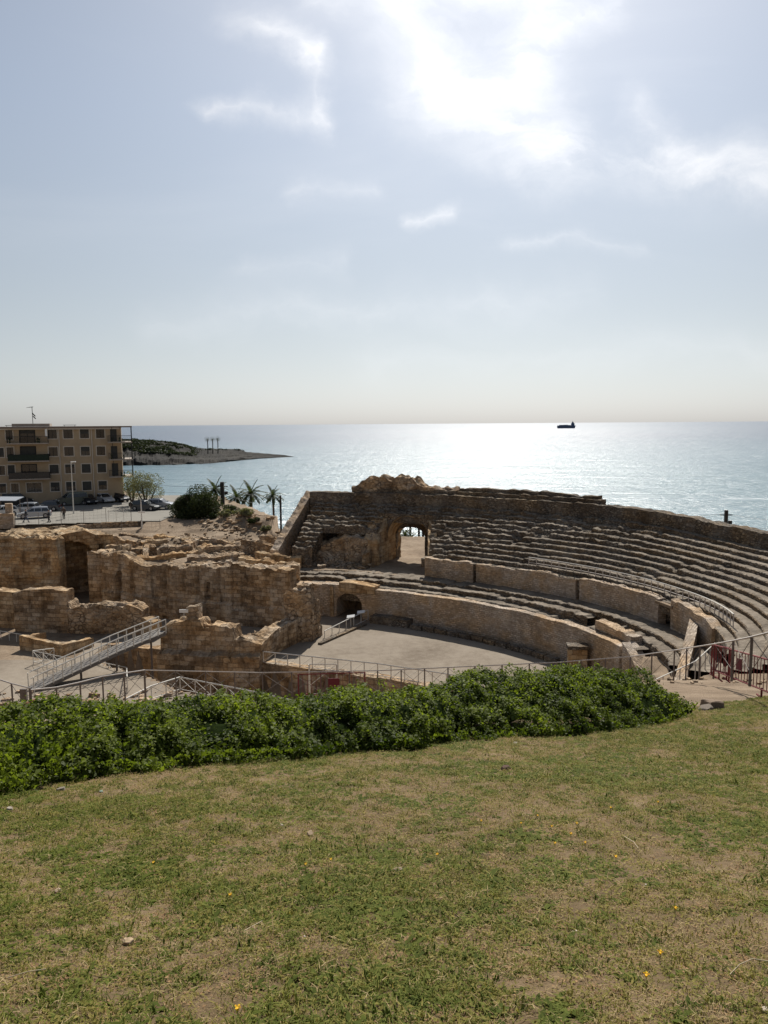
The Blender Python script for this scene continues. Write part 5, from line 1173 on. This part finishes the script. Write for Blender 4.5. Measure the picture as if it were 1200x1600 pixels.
# ------------------------------------------------------------------ trees
def leafmat(name, a, b, tr=.35):
    m, n, l, bs = newmat(name); bs.inputs['Roughness'].default_value = .6; bs.inputs['Specular IOR Level'].default_value = .14
    at_ = n.new('ShaderNodeAttribute'); at_.attribute_name = 'tone'; g = n.new('ShaderNodeNewGeometry'); big = nz(n, l, g.outputs['Position'], 1.3, 3)
    t = n.new('ShaderNodeMath'); t.operation = 'MULTIPLY_ADD'; l.new(at_.outputs['Fac'], t.inputs[0]); t.inputs[1].default_value = .7; l.new(rng(n, l, big, .35, .65, 0, .3), t.inputs[2])
    c = mixc(n, l, t.outputs[0], a, b); l.new(c, bs.inputs['Base Color'])
    tr_ = n.new('ShaderNodeBsdfTranslucent'); l.new(mixc(n, l, 1.0, c, (1.25, 1.35, .55), 'MULTIPLY'), tr_.inputs[0]); ms = n.new('ShaderNodeMixShader'); ms.inputs[0].default_value = tr
    l.new(bs.outputs[0], ms.inputs[1]); l.new(tr_.outputs[0], ms.inputs[2]); l.new(ms.outputs[0], n['Material Output'].inputs[0]); return m
M_bark = plain('bark', (.09, .07, .055), .95, 0, .3, 6, .02)
rg = np.random.RandomState(11)
def leaves_at(centers, size, nrm=None, aspect=.55, curl=.15, rs=None):
    """pointed leaf quads (diamond-ish) at the given centres with random orientation"""
    rs = rs or rg; n = len(centers); d = rs.normal(size=(n, 3)); 
    if nrm is not None: d = d*.75+nrm
    d /= np.linalg.norm(d, axis=1)[:, None]; t = rs.normal(size=(n, 3)); a = np.cross(d, t); a /= np.linalg.norm(a, axis=1)[:, None]; b = np.cross(d, a)
    s = (size if np.ndim(size) else np.full(n, size))*rs.uniform(.65, 1.35, n); s = s[:, None]
    v = np.stack([centers-a*s, centers+b*s*aspect-a*s*.1+d*s*curl, centers+a*s, centers-b*s*aspect-a*s*.1+d*s*curl], 1)
    return v.reshape(-1, 3)
def bush(name, label, c, radii, n, size, mat, cat, lobes=9, seed=1, zr=(-.35, .55), hollow=.55, group=None):
    rs = np.random.RandomState(seed); root = empty(name, (c[0], c[1], gz(c[0], c[1])), label=label, cat=cat, group=group); pts = []
    lb = [(np.array([rs.uniform(-.55, .55), rs.uniform(-.55, .55), rs.uniform(*zr)]), rs.uniform(.38, .62)) for _ in range(lobes)]
    for lc, lr in lb:
        k = n//lobes; d = rs.normal(size=(k, 3)); d /= np.linalg.norm(d, axis=1)[:, None]; r_ = lr*(hollow+(1-hollow)*rs.uniform(0, 1, k)**.5); pts.append(lc+d*r_[:, None])
    P_ = np.concatenate(pts)*np.array(radii)+np.array(c); z0 = gz(c[0], c[1]); P_ = P_[P_[:, 2] > z0+.05]
    v = leaves_at(P_, size, rs=rs)
    o = quadmesh('crown', v-np.array(root.location), mat, root, cols=rs.uniform(0, 1, len(v)//4))
    m = MB(); zb = z0-.1
    for k in range(5): a = rs.uniform(0, 6.28); e_ = (c[0]+math.cos(a)*radii[0]*.55, c[1]+math.sin(a)*radii[1]*.55, c[2]+radii[2]*rs.uniform(0, .5)); mid = ((c[0]+e_[0])/2, (c[1]+e_[1])/2, (zb+e_[2])/2-.1); m.tube([(c[0], c[1], zb), mid, e_], [.16, .1, .03], 7)
    m.build('trunk', M_bark, root); return root
M_lf1 = leafmat('dark_bush_leaf', (.018, .028, .010), (.06, .075, .03), .2); M_lf2 = leafmat('grey_shrub_leaf', (.10, .10, .06), (.22, .21, .13), .3); M_palm = leafmat('palm_leaf', (.03, .045, .022), (.085, .10, .05), .25)
p = at(311, 781, y=104); bush('round_bush', 'big round dark evergreen bush beside the parking', (p[0], p[1], p[2]-.45), (3.3, 2.8, 2.75), 20000, .12, M_lf1, 'bush', 22, 3, hollow=.3, zr=(-.75, .42))
p = at(300, 790, y=103); bush('round_bush', 'lower bushy foliage on the left flank of the round dark bush', (p[0]-1.3, p[1]+1.5, p[2]+.1), (1.9, 1.5, 1.7), 6000, .11, M_lf1, 'bush', 9, 4, hollow=.4, zr=(-.75, .4))
p = at(228, 760, y=118); bush('grey_shrub', 'sparse grey-green shrub tree right of the building corner', (p[0], p[1], p[2]), (3.4, 2.6, 2.5), 4600, .10, M_lf2, 'tree', 14, 5, hollow=.5)
p = at(206, 764, y=121); bush('grey_shrub', 'thin grey shrub right against the building corner', (p[0], p[1], p[2]), (1.6, 1.5, 2.3), 1500, .10, M_lf2, 'tree', 7, 6, hollow=.5)
for i, (u, v, y, r_, lab) in enumerate(((352, 812, 100, .8, 'dusty green scrub on the left slope of the mound'), (398, 826, 97, .7, 'grey-green scrub on the right slope of the mound, by the end wall'), (372, 806, 103, 1.0, 'dark green scrub behind the mound top'), (330, 808, 101, .7, 'low scrub in the shade of the round bush'), (415, 833, 95, .6, 'small scrub tuft against the sloping end wall'), (360, 795, 108, 1.3, 'small green bush at the foot of the palms'), (383, 818, 99, .9, 'dry green scrub on the mound below the palms'), (277, 795, 106, 1.2, 'brownish hedge clump between the silver topped car and the bush'))):
    p = at(u, v, y=y); bush('scrub_bush', lab, (p[0], p[1], max(p[2], gz(p[0], p[1])+r_*.4)), (r_*1.3, r_, r_*.75), 1400, .09, M_lf1 if i % 2 else M_lf2, 'bush', 6, 20+i)
def palm(label, u, v, y, R_, mat=M_palm, nfr=24, tr=.2, group='palm trees by the beach', fan=False, seed=0, nl=34):
    rs = random.Random(seed+int(u)); c = Vector(at(u, v, y=y)); g0 = gz(c.x, c.y) if y < 400 else c.z-11
    root = empty('palm_tree', (c.x, c.y, g0), label=label, cat='palm tree', group=group)
    m = MB(); b = Vector((c.x+rs.uniform(-.3, .3), c.y, g0-.2)); pts = [b.lerp(c, f)+Vector((.12*math.sin(f*3), 0, 0)) for f in (0, .3, .6, .85, 1)]; m.tube(pts, [tr*1.3, tr, tr*.85, tr*.95, tr*.8], 8); m.build('trunk', M_bark, root)
    for k in range(nfr):
        a = k*2.399+rs.uniform(-.2, .2); el = math.asin(min(1, 1-1.45*(k+.5)/nfr)) if not fan else math.asin(1-1.7*(k+.5)/nfr); Lr = R_*rs.uniform(.85, 1.1); vs = []; P_ = [c.copy()]
        d = Vector((math.cos(a)*math.cos(el), math.sin(a)*math.cos(el), math.sin(el))); n_ = 10
        for i in range(n_): d = (d+Vector((0, 0, -(.105 if not fan else .07)))).normalized(); P_.append(P_[-1]+d*Lr/n_)
        f = []; fr_v = []
        side = Vector((-math.sin(a), math.cos(a), 0))
        for i in range(nl):
            q = i/nl*n_; j = int(q); base = P_[j].lerp(P_[j+1], q-j); tang = (P_[j+1]-P_[j]).normalized(); ll = R_*.15*(math.sin(math.pi*(.12+.83*i/nl))**.7)
            if fan and i < nl*.45: ll *= .12
            for s in (-1, 1):
                tip = base+(side*s*.85+tang*.55+Vector((0, 0, rs.uniform(-.35, .05))))*ll; w_ = tang*R_*.02
                fr_v += [tuple(base-w_), tuple(base+w_), tuple(tip+w_*.4), tuple(tip-w_*.4)]
        for i in range(n_):
            w_ = Vector((0, 0, 1))*R_*.012; fr_v += [tuple(P_[i]-w_), tuple(P_[i+1]-w_), tuple(P_[i+1]+w_), tuple(P_[i]+w_)]
        fr = np.array(fr_v)-np.array(root.location); quadmesh('frond', fr, mat, root, cols=np.random.RandomState(k).uniform(0, 1, len(fr)//4))
    return root
palm('tallest palm, middle of the group left of the stone tiers', 392, 771, 128, 3.1, seed=1)
palm('palm at the left of the group, leaning toward the bush', 370, 777, 130, 2.9, seed=2)
palm('lone smaller palm just left of the sloping end wall', 426, 774, 132, 2.3, seed=3)
palm('palm half hidden behind the right side of the round bush', 336, 765, 122, 2.6, seed=4)
palm('low fan of palm leaves near the foot of the sloping end wall', 406, 819, 104, 1.6, seed=5)
palm('palm crown seen low in the left of the arch', 633, 836, 106, 1.8, seed=6, group='plants seen through the arch'); palm('second palm crown seen through the arch', 643, 841, 104, 1.3, seed=7, group='plants seen through the arch')
for u, v, lab in ((324, 686, 'left of three tall slender palms on the headland'), (332, 686, 'middle of three tall slender palms on the headland'), (340, 685.5, 'right of three tall slender palms on the headland')):
    palm(lab, u, v, 585, 2.6, nfr=40, tr=.38, group='three palms on the headland', fan=True, nl=8)
def headland_scrub():
    rs = np.random.RandomState(4); pts = []
    for col in hl_rows[::1]:
        x = np.array([c[0] for c in col]); 
        for _ in range(26):
            k = rs.randint(6, len(col)-3); f = rs.rand(); a = np.array(col[k]); b = np.array(col[k+1]); p = a+(b-a)*f
            u = 600+p[0]/p[1]*FPX
            if u < 302+rs.normal()*6 and fbm(p[0]*.06, p[1]*.06, 12) > .42: pts.append(p+np.array([0, 0, .4]))
    for c in [q for q in hl_rows if 308 < 600+q[8][0]/q[8][1]*FPX < 380]:
        if rs.rand() < .5: pts.append(np.array(c[9])+[0, 0, .2])
    pts = np.array(pts); allp = []
    for p in pts:
        d = rs.normal(size=(26, 3)); d /= np.linalg.norm(d, axis=1)[:, None]; allp.append(p+d*np.array([2.2, 2.2, .8])*rs.uniform(.6, 1.3))
    v = leaves_at(np.concatenate(allp), .6, rs=rs); o = quadmesh('scrub', v, M_scrub_leaf, cols=rs.uniform(0, 1, len(v)//4)); tag(o, 'dark green scrub covering the headland', 'scrub', kind='stuff')
M_scrub_leaf = leafmat('scrub_leaf', (.02, .028, .016), (.06, .068, .04), .2)
headland_scrub()

# ------------------------------------------------------------------ hedge
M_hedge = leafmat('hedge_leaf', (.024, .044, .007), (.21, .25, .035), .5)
M_core = plain('hedge_dark_core', (.012, .018, .006), 1.0, 0, .4, 8, .03, spec=0)  # for the solid dark mass added behind the leaves against see-through
_hu = [-160, 0, 100, 200, 330, 450, 560, 650, 720, 800, 900, 1000, 1050, 1082]
_hb = [1275, 1240, 1222, 1208, 1195, 1188, 1175, 1172, 1157, 1151, 1149, 1137, 1128, 1116]
_ht = [1182, 1155, 1128, 1122, 1112, 1117, 1099, 1100, 1084, 1081, 1068, 1083, 1098, 1112]
def lawn_hit(u, v):
    r_ = ray(u, v); lo, hi = .5, 60
    for _ in range(50):
        m_ = (lo+hi)/2
        if r_[2]*m_ > float(lawn_z(r_[0]*m_, m_)): lo = m_
        else: hi = m_
    return np.array([r_[0]*lo, lo, float(lawn_z(r_[0]*lo, lo))])
def hedge():
    us = np.linspace(-160, 1082, 200); foot_ = []; crest = []
    for u in us:
        b = lawn_hit(u, float(np.interp(u, _hu, _hb))); depth = 1.5 if u < 650 else 1.5+.6*min(1, (u-650)/100.); taper = min(1, (1082-u)/90.+.12)
        y2 = b[1]+depth*.62*taper+.1; t = np.array(at(u, float(np.interp(u, _hu, _ht))-1+5*noise.noise(Vector((u*.035, 1, 2))), y=y2)); foot_.append(b); crest.append(t)
    foot_ = np.array(foot_); crest = np.array(crest); n = len(us)
    # cross section: front bulge, top, back
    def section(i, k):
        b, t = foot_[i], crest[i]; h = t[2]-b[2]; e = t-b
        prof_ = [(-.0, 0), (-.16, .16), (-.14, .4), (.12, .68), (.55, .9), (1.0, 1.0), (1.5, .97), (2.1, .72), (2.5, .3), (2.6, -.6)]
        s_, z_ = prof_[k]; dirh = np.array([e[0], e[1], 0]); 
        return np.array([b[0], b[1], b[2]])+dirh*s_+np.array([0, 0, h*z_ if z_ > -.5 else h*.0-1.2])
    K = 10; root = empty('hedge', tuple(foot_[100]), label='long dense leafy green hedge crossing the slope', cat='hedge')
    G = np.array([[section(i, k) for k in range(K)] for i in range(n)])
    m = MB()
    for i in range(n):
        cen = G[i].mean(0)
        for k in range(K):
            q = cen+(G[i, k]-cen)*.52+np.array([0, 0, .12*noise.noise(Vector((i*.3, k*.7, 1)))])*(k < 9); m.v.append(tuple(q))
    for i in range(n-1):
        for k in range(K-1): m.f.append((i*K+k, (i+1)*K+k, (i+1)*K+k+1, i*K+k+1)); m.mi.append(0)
    m.build('dark_core', M_core, root)
    rs = np.random.RandomState(8); P_ = []; Nn = []
    for i in range(n-1):
        for k in range(K-1):
            a, b, c, d = G[i, k], G[i+1, k], G[i+1, k+1], G[i, k+1]; A_ = np.linalg.norm(np.cross(c-a, d-b))/2; dist = a[1]
            dens = 3000 if dist < 12 else 2400
            if k >= 7: dens *= .4
            if k == 0: dens *= .35
            nn = rs.poisson(A_*dens); 
            if nn == 0: continue
            f, g = rs.rand(nn, 1), rs.rand(nn, 1); p = (a*(1-f)+b*f)*(1-g)+(d*(1-f)+c*f)*g; nr = np.cross(b-a, d-a); nr /= np.linalg.norm(nr)+1e-9
            if nr[1] > 0 and k < 4: nr = -nr
            if nr[2] < 0 and k >= 4: nr = -nr
            P_.append(p); Nn.append(np.repeat(nr[None], nn, 0))
    P_ = np.concatenate(P_); Nn = np.concatenate(Nn)
    # clumpy depth: leafy lobes stand out, hollows stay back
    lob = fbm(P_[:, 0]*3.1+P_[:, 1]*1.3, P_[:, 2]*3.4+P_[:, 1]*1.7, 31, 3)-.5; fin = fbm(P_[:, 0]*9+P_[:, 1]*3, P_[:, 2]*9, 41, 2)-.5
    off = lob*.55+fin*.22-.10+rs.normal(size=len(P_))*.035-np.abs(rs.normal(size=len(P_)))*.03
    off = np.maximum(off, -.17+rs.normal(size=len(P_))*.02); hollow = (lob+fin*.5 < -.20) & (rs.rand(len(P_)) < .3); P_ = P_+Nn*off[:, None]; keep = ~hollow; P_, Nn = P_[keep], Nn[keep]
    up = Nn*.7+np.array([0, -.15, .75]); s = .019+.022*rs.rand(len(P_))**1.5
    v = leaves_at(P_, s, nrm=up, aspect=.62, curl=.22, rs=rs)
    # upright young shoots along the crest
    sh = []
    for _ in range(420):
        i = rs.randint(0, n-1); base = crest[i]+rs.normal(size=3)*np.array([.1, .35, .03]); L_ = rs.uniform(.05, .2); d = np.array([rs.normal()*.3, rs.normal()*.3, 1]); d /= np.linalg.norm(d)
        for j in range(9): sh.append(base+d*L_*j/8+rs.normal(size=3)*.02)
    for _ in range(70):
        i = rs.randint(0, n-1); b = foot_[i]; c_ = b+np.array([0, -abs(rs.normal())*.16, .05])
        for j in range(13): sh.append(c_+rs.normal(size=3)*np.array([.11, .07, .035]))
    v2 = leaves_at(np.array(sh), .026, nrm=np.repeat(np.array([[0, 0, .8]]), len(sh), 0), aspect=.5, rs=rs)
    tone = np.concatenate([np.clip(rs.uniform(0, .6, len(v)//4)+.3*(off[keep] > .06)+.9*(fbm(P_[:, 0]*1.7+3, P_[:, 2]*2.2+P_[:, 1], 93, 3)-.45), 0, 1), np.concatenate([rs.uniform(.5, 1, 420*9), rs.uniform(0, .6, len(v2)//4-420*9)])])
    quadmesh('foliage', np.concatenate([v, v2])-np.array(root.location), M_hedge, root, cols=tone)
    print('hedge leaves', len(tone))
hedge()

# ------------------------------------------------------------------ grass
def gmat(name, a, b, tr=.35, rough=.55):
    m, n, l, bs = newmat(name); bs.inputs['Roughness'].default_value = rough+.1; bs.inputs['Specular IOR Level'].default_value = .03
    oi = n.new('ShaderNodeObjectInfo'); at_ = n.new('ShaderNodeAttribute'); at_.attribute_name = 'tone'
    t = n.new('ShaderNodeMath'); t.operation = 'MULTIPLY_ADD'; l.new(oi.outputs['Random'], t.inputs[0]); t.inputs[1].default_value = .55; h_ = n.new('ShaderNodeMath'); h_.operation = 'MULTIPLY'; l.new(at_.outputs['Fac'], h_.inputs[0]); h_.inputs[1].default_value = .45; l.new(h_.outputs[0], t.inputs[2])
    c = mixc(n, l, t.outputs[0], a, b); l.new(c, bs.inputs['Base Color']); tr_ = n.new('ShaderNodeBsdfTranslucent'); l.new(mixc(n, l, 1.0, c, (1.1, 1.15, .7), 'MULTIPLY'), tr_.inputs[0]); ms = n.new('ShaderNodeMixShader'); ms.inputs[0].default_value = tr
    l.new(bs.outputs[0], ms.inputs[1]); l.new(tr_.outputs[0], ms.inputs[2]); l.new(ms.outputs[0], n['Material Output'].inputs[0]); return m
G_green = gmat('grass_green', (.09, .108, .024), (.25, .26, .065)); G_dark = gmat('grass_deep_green', (.05, .07, .014), (.15, .175, .036)); G_dry = gmat('grass_straw', (.24, .165, .08), (.52, .40, .22), .25); G_olive = gmat('grass_olive', (.16, .145, .036), (.34, .29, .09))
G_brown = gmat('dead_leaf_brown', (.13, .075, .038), (.36, .23, .12), .15)
gcol = bpy.data.collections.new('grass_clumps')
def clump(name, mat, n, h, spread, width, lean, seed, leafy=False):
    rs = np.random.RandomState(seed); V = []; T = []
    for i in range(n):
        a = rs.uniform(0, 6.28); r_ = spread*rs.rand()**.6; bx_, by_ = math.cos(a)*r_, math.sin(a)*r_; a2 = rs.uniform(0, 6.28); hh = h*rs.uniform(.5, 1.25); ln = lean*rs.uniform(.3, 1.3)*hh; wv = np.array([-math.sin(a2), math.cos(a2), 0])*width*rs.uniform(.6, 1.3)
        b = np.array([bx_, by_, -.004]); dxy = np.array([math.cos(a2), math.sin(a2), 0])
        if leafy:
            c = b+dxy*hh*.6+np.array([0, 0, hh*.35]); tip = b+dxy*hh*1.5+np.array([0, 0, hh*.25]); V += [b-wv*.15, c-wv, tip, c+wv]
            T.append(rs.rand())
        else:
            mid = b+dxy*ln*.35+np.array([0, 0, hh*.6]); tip = b+dxy*ln+np.array([0, 0, hh*(1-.25*lean)])
            V += [b-wv, b+wv, mid+wv*.7, mid-wv*.7, mid-wv*.7, mid+wv*.7, tip+wv*.1, tip-wv*.1]; t = rs.rand(); T += [t, t]
    o = quadmesh(name, np.array(V), mat, cols=np.array(T)); C.objects.unlink(o); gcol.objects.link(o); return o
#       order (alphabetical) matters for the index
clump('a_green_tuft', G_green, 15, .040, .05, .0022, 1.1, 1); clump('b_green_tuft', G_green, 14, .028, .055, .0026, 1.6, 2)
clump('c_dark_tuft', G_dark, 15, .032, .05, .0028, 1.3, 3); clump('d_olive_tuft', G_olive, 14, .030, .055, .0024, 1.7, 4)
clump('e_straw_tuft', G_dry, 11, .024, .06, .0018, 2.2, 5); clump('f_straw_litter', G_brown, 14, .012, .06, .0045, 2.2, 6, True)
clump('g_leafy_weed', G_dark, 14, .030, .045, .008, 1, 7, True); clump('h_leafy_weed', G_green, 14, .022, .045, .006, 1, 8, True)
clump('i_olive_litter', G_olive, 16, .014, .06, .005, 2.5, 9, True)
def grass():
    rs = np.random.RandomState(3); ys = []; xs = []
    # sample in bands so the near lawn is dense
    for y0, y1, dens in ((1.2, 3, 1500), (3, 5, 1300), (5, 8, 1000), (8, 12, 720), (12, 16, 560), (16, 26, 430)):
        w0 = y1*.56+.6; N_ = int((y1-y0)*2*w0*dens); y = rs.uniform(y0, y1, N_); x = rs.uniform(-w0, w0, N_); k = np.abs(x) < y*.54+.5; xs.append(x[k]); ys.append(y[k])
    x = np.concatenate(xs); y = np.concatenate(ys)
    # nothing inside the hedge or beyond it
    hb = np.array([lawn_hit(u, float(np.interp(u, _hu, _hb))) for u in np.linspace(-160, 1082, 60)]); o_ = np.argsort(hb[:, 0]); yb = np.interp(x, hb[o_, 0], hb[o_, 1])
    k = (y < yb+.1) | ((x > hb[:, 0].max()-.1) & lawn_mask(x, y)); x, y = x[k], y[k]
    g1 = fbm(x*.55, y*.55, 51, 4); g2 = fbm(x*2.2, y*2.2, 61, 4); g3 = fbm(x*7, y*7, 71, 2); G = g1*.36+g2*.30+g3*.34
    bare = G < .435+.05*sst(10, 6, y)*0; k = ~(bare & (rs.rand(len(x)) < .15)) & ~((vn(x*11, y*11, 5)*.6+vn(x*24, y*24, 6)*.4 < .40) & (rs.rand(len(x)) < .7)); x, y, G, g1, g2, g3 = [q[k] for q in (x, y, G, g1, g2, g3)]
    n = len(x); r_ = rs.rand(n); gr = sst(.38, .64, G+rs.normal(size=n)*.05)
    idx = np.where(r_ < gr*.60, rs.choice([0, 1, 2, 7, 2, 6, 1], n), np.where(r_ < gr*.6+.26, rs.choice([3, 8, 3], n), rs.choice([4, 5, 5, 4, 8], n)))
    wd = fbm(x*1.6+9, y*1.6-4, 81, 2); idx = np.where((wd > .60) & (rs.rand(n) < .42), rs.choice([6, 7], n), idx)
    z = lawn_z(x, y)+(fbm(x*3, y*3, 21)-.5)*.05
    sc = rs.uniform(.6, 1.3, n)*np.where(rs.rand(n) < .06, 1.45, 1)*(1+.25*sst(.5, .62, G))*(1+.25*sst(7, 15, y))
    me = bpy.data.meshes.new('grass'); me.vertices.add(n); me.vertices.foreach_set('co', np.stack([x, y, z], 1).astype(np.float32).ravel())
    a = me.attributes.new('pick', 'INT', 'POINT'); a.data.foreach_set('value', idx.astype(np.int32)); a = me.attributes.new('size', 'FLOAT', 'POINT'); a.data.foreach_set('value', sc.astype(np.float32)); a = me.attributes.new('turn', 'FLOAT', 'POINT'); a.data.foreach_set('value', rs.uniform(0, 6.28, n).astype(np.float32))
    o = bpy.data.objects.new('grass', me); C.objects.link(o); tag(o, 'patchy half dry lawn grass and weeds on the near slope', 'grass', kind='stuff'); print('grass points', n)
    ng = bpy.data.node_groups.new('scatter', 'GeometryNodeTree'); ng.interface.new_socket(name='Geometry', in_out='INPUT', socket_type='NodeSocketGeometry'); ng.interface.new_socket(name='Geometry', in_out='OUTPUT', socket_type='NodeSocketGeometry')
    nn = ng.nodes; ll = ng.links; gi = nn.new('NodeGroupInput'); go = nn.new('NodeGroupOutput'); iop = nn.new('GeometryNodeInstanceOnPoints'); ci = nn.new('GeometryNodeCollectionInfo'); ci.inputs['Collection'].default_value = gcol; ci.inputs['Separate Children'].default_value = True; ci.inputs['Reset Children'].default_value = True
    def at_(nm, ty):
        q = nn.new('GeometryNodeInputNamedAttribute'); q.data_type = ty; q.inputs['Name'].default_value = nm; return q.outputs['Attribute']
    cx = nn.new('ShaderNodeCombineXYZ'); cx.inputs[0].default_value = -.27; ll.new(at_('turn', 'FLOAT'), cx.inputs[2]); cx.inputs[0].default_value = 0
    mp_ = nn.new('GeometryNodeMeshToPoints'); ll.new(gi.outputs[0], mp_.inputs[0]); ll.new(mp_.outputs[0], iop.inputs['Points']); ll.new(ci.outputs[0], iop.inputs['Instance']); iop.inputs['Pick Instance'].default_value = True
    ll.new(at_('pick', 'INT'), iop.inputs['Instance Index']); ll.new(cx.outputs[0], iop.inputs['Rotation']); ll.new(at_('size', 'FLOAT'), iop.inputs['Scale']); ll.new(iop.outputs[0], go.inputs[0])
    md = o.modifiers.new('scatter', 'NODES'); md.node_group = ng
grass()

# ------------------------------------------------------------------ stones, flowers and twigs on the lawn
def field_stone(label, u, v, size, col, seed, flat=.6, hitz=None, group=None, name='stone', cat='stone', sub=3):
    import bmesh
    p = lawn_hit(u, v) if hitz is None else np.array(hitz); bm = bmesh.new(); bmesh.ops.create_icosphere(bm, subdivisions=sub, radius=1)
    for vv in bm.verts:
        c = vv.co.copy(); f = 1+.28*noise.noise(c*1.3+Vector((seed*3.1, 0, 0)))+.12*noise.noise(c*3.7+Vector((0, seed, 0)))
        cc = c*f; q = Vector((max(-.78, min(.82, cc.x)), max(-.8, min(.75, cc.y)), max(-.7, min(.72, cc.z)))); vv.co = Vector((q.x*size, q.y*size*.75, q.z*size*flat))
    me = bpy.data.meshes.new(name); bm.to_mesh(me); bm.free(); me.materials.append(plain('stone_'+str(seed), col, .9, 0, .22, 40, .004, spec=.08)); o = bpy.data.objects.new(name, me); C.objects.link(o)
    o.location = (p[0], p[1], p[2]+size*flat*.35); o.rotation_euler = (R(seed*17 % 30-12), R(seed*23 % 24-10), seed*1.7); tag(o, label, cat, group); return o
bl = lawn_hit(1112, 1106)
field_stone('big grey boulder at the edge of the bare earth, right of the hedge', 1112, 1106, .36, (.20, .15, .11), 1, .55, name='boulder', cat='boulder')
field_stone('smaller paler boulder in front of the big grey one', 1103, 1110, .2, (.22, .185, .15), 2, .5, name='boulder', cat='boulder')
for u, v, s, c_, lab in ((200, 1474, .036, (.42, .31, .20), 'tan block-like stone, biggest in the lower left lawn'), (90, 1393, .024, (.40, .29, .22), 'pinkish tan stone left in the lawn'), (790, 1203, .075, (.09, .055, .045), 'dark brown clod below the hedge right of centre'), (622, 1363, .045, (.20, .155, .12), 'flat greyish stone in the middle of the lawn'),
                         (485, 1305, .04, (.32, .24, .16), 'pale grey-brown stone above the lawn centre'), (15, 1266, .045, (.30, .26, .21), 'small pale stone at the left border below the hedge'), (95, 1236, .06, (.22, .19, .15), 'flat pale stone touching the hedge foot on the left'), (805, 1163, .05, (.28, .25, .21), 'pale flat stone against the hedge foot right of centre'),
                         (475, 1466, .016, (.45, .40, .34), 'tiny pale pebble at the end of a dry stalk'), (898, 1458, .02, (.48, .44, .40), 'roundish pale pebble in the lower right lawn'), (158, 1238, .03, (.22, .28, .22), 'small stone in the bare strip below the hedge'), (440, 1290, .02, (.4, .35, .3), 'tiny stone near the yellow flowers on the left'), (1195, 1580, .02, (.36, .30, .25), 'little brown stone at the lower right border'), (1010, 1385, .02, (.34, .3, .27), 'small grey stone among weeds at the right')):
    field_stone(lab, u, v, s, c_, int(u) % 97+3)
M_yel = plain('yellow_petals', (.85, .55, .02), .6, 0, .1, 30); M_stem = plain('flower_stem', (.07, .12, .03), .7)
def flower(loc, s, lab):
    root = empty('dandelion', (0, 0, 0), label=lab, cat='flower', group='yellow flowers dotted over the lawn'); m = MB(); m.bar((0, 0, -.01), (0, 0, .045), .0014, 5); m.build('stem', M_stem, root); m = MB()
    for k in range(16):
        a = k*2.399; r_ = .013*(.55+.45*(k % 2)); ca, sa = math.cos(a), math.sin(a); z = .045+.004*(k % 2); m.add([(ca*.001-sa*.0, sa*.001, z), (ca*r_*.6-sa*.003, sa*r_*.6+ca*.003, z+.004), (ca*r_, sa*r_, z+.003), (ca*r_*.6+sa*.003, sa*r_*.6-ca*.003, z+.004)], [(0, 1, 2, 3)])
    m.bar((0, 0, .04), (0, 0, .048), .005, 8, .006); m.build('petals', M_yel, root); root.location = loc; root.scale = (s, s, s); return root
fp = [(372, 1594, 1.3, 'large yellow flower at the bottom border left of centre'), (962, 1348, 1.2, 'yellow flower high on the right, near the lawn centre line'), (1031, 1504, 1.25, 'bright yellow flower in the lower right lawn'), (1009, 1540, 1.25, 'yellow flower just below the lower right one'), (862, 1298, 1.1, 'yellow flower in the middle of the right hand cluster'), (901, 1293, 1.1, 'yellow flower topmost right of the cluster'),
      (892, 1310, 1.1, 'yellow flower between two others in the right cluster'), (867, 1325, 1.1, 'lowest left yellow flower of the right cluster'), (914, 1324, 1.1, 'lowest right yellow flower of the right cluster'), (814, 1292, 1.0, 'yellow flower left of the right cluster'), (752, 1288, 1.0, 'yellow flower alone left of the cluster'), (683, 1343, 1.1, 'yellow-green flower near the lawn centre'),
      (360, 1408, 1.1, 'yellow flower left of the lawn centre'), (478, 1358, 1.0, 'small yellow flower beside another, left of centre'), (517, 1350, 1.0, 'small yellow flower to the right of its twin'), (954, 1268, 1.1, 'yellow flower high up the lawn on the right'), (1028, 1258, 1.0, 'yellow flower farthest right up the lawn'), (840, 1280, 1.0, 'yellow flower above the right cluster'), (240, 1355, 1.0, 'faint yellow flower on the left of the lawn'), (1055, 1430, 1.1, 'yellow flower by the weeds on the right')]
for u, v, s, lab in fp: p = lawn_hit(u, v+3); flower((p[0], p[1], p[2]+.005), s, lab)
def stalk(lab, pts, r_):
    P_ = [lawn_hit(u, v)+np.array([0, 0, .03+h]) for u, v, h in pts]; m = MB(); m.tube([tuple(p) for p in P_], r_, 5); tag(m.build('dry_stalk', plain('dry_stalk', (.45, .37, .24), .8)), lab, 'stalk')
stalk('curved pale dry stalk at the right border', [(1140, 1532, 0), (1155, 1522, .02), (1175, 1516, .03), (1200, 1517, .02)], .0022); stalk('thin straight straw lying left of centre', [(12, 1537, 0), (45, 1530, .01), (72, 1523, 0)], .0022); stalk('short straw lying near the lawn centre', [(382, 1462, 0), (410, 1449, .01)], .0022); stalk('dry forked stalk in the right middle of the lawn', [(975, 1312, .0), (990, 1325, .02), (997, 1331, 0)], .003)
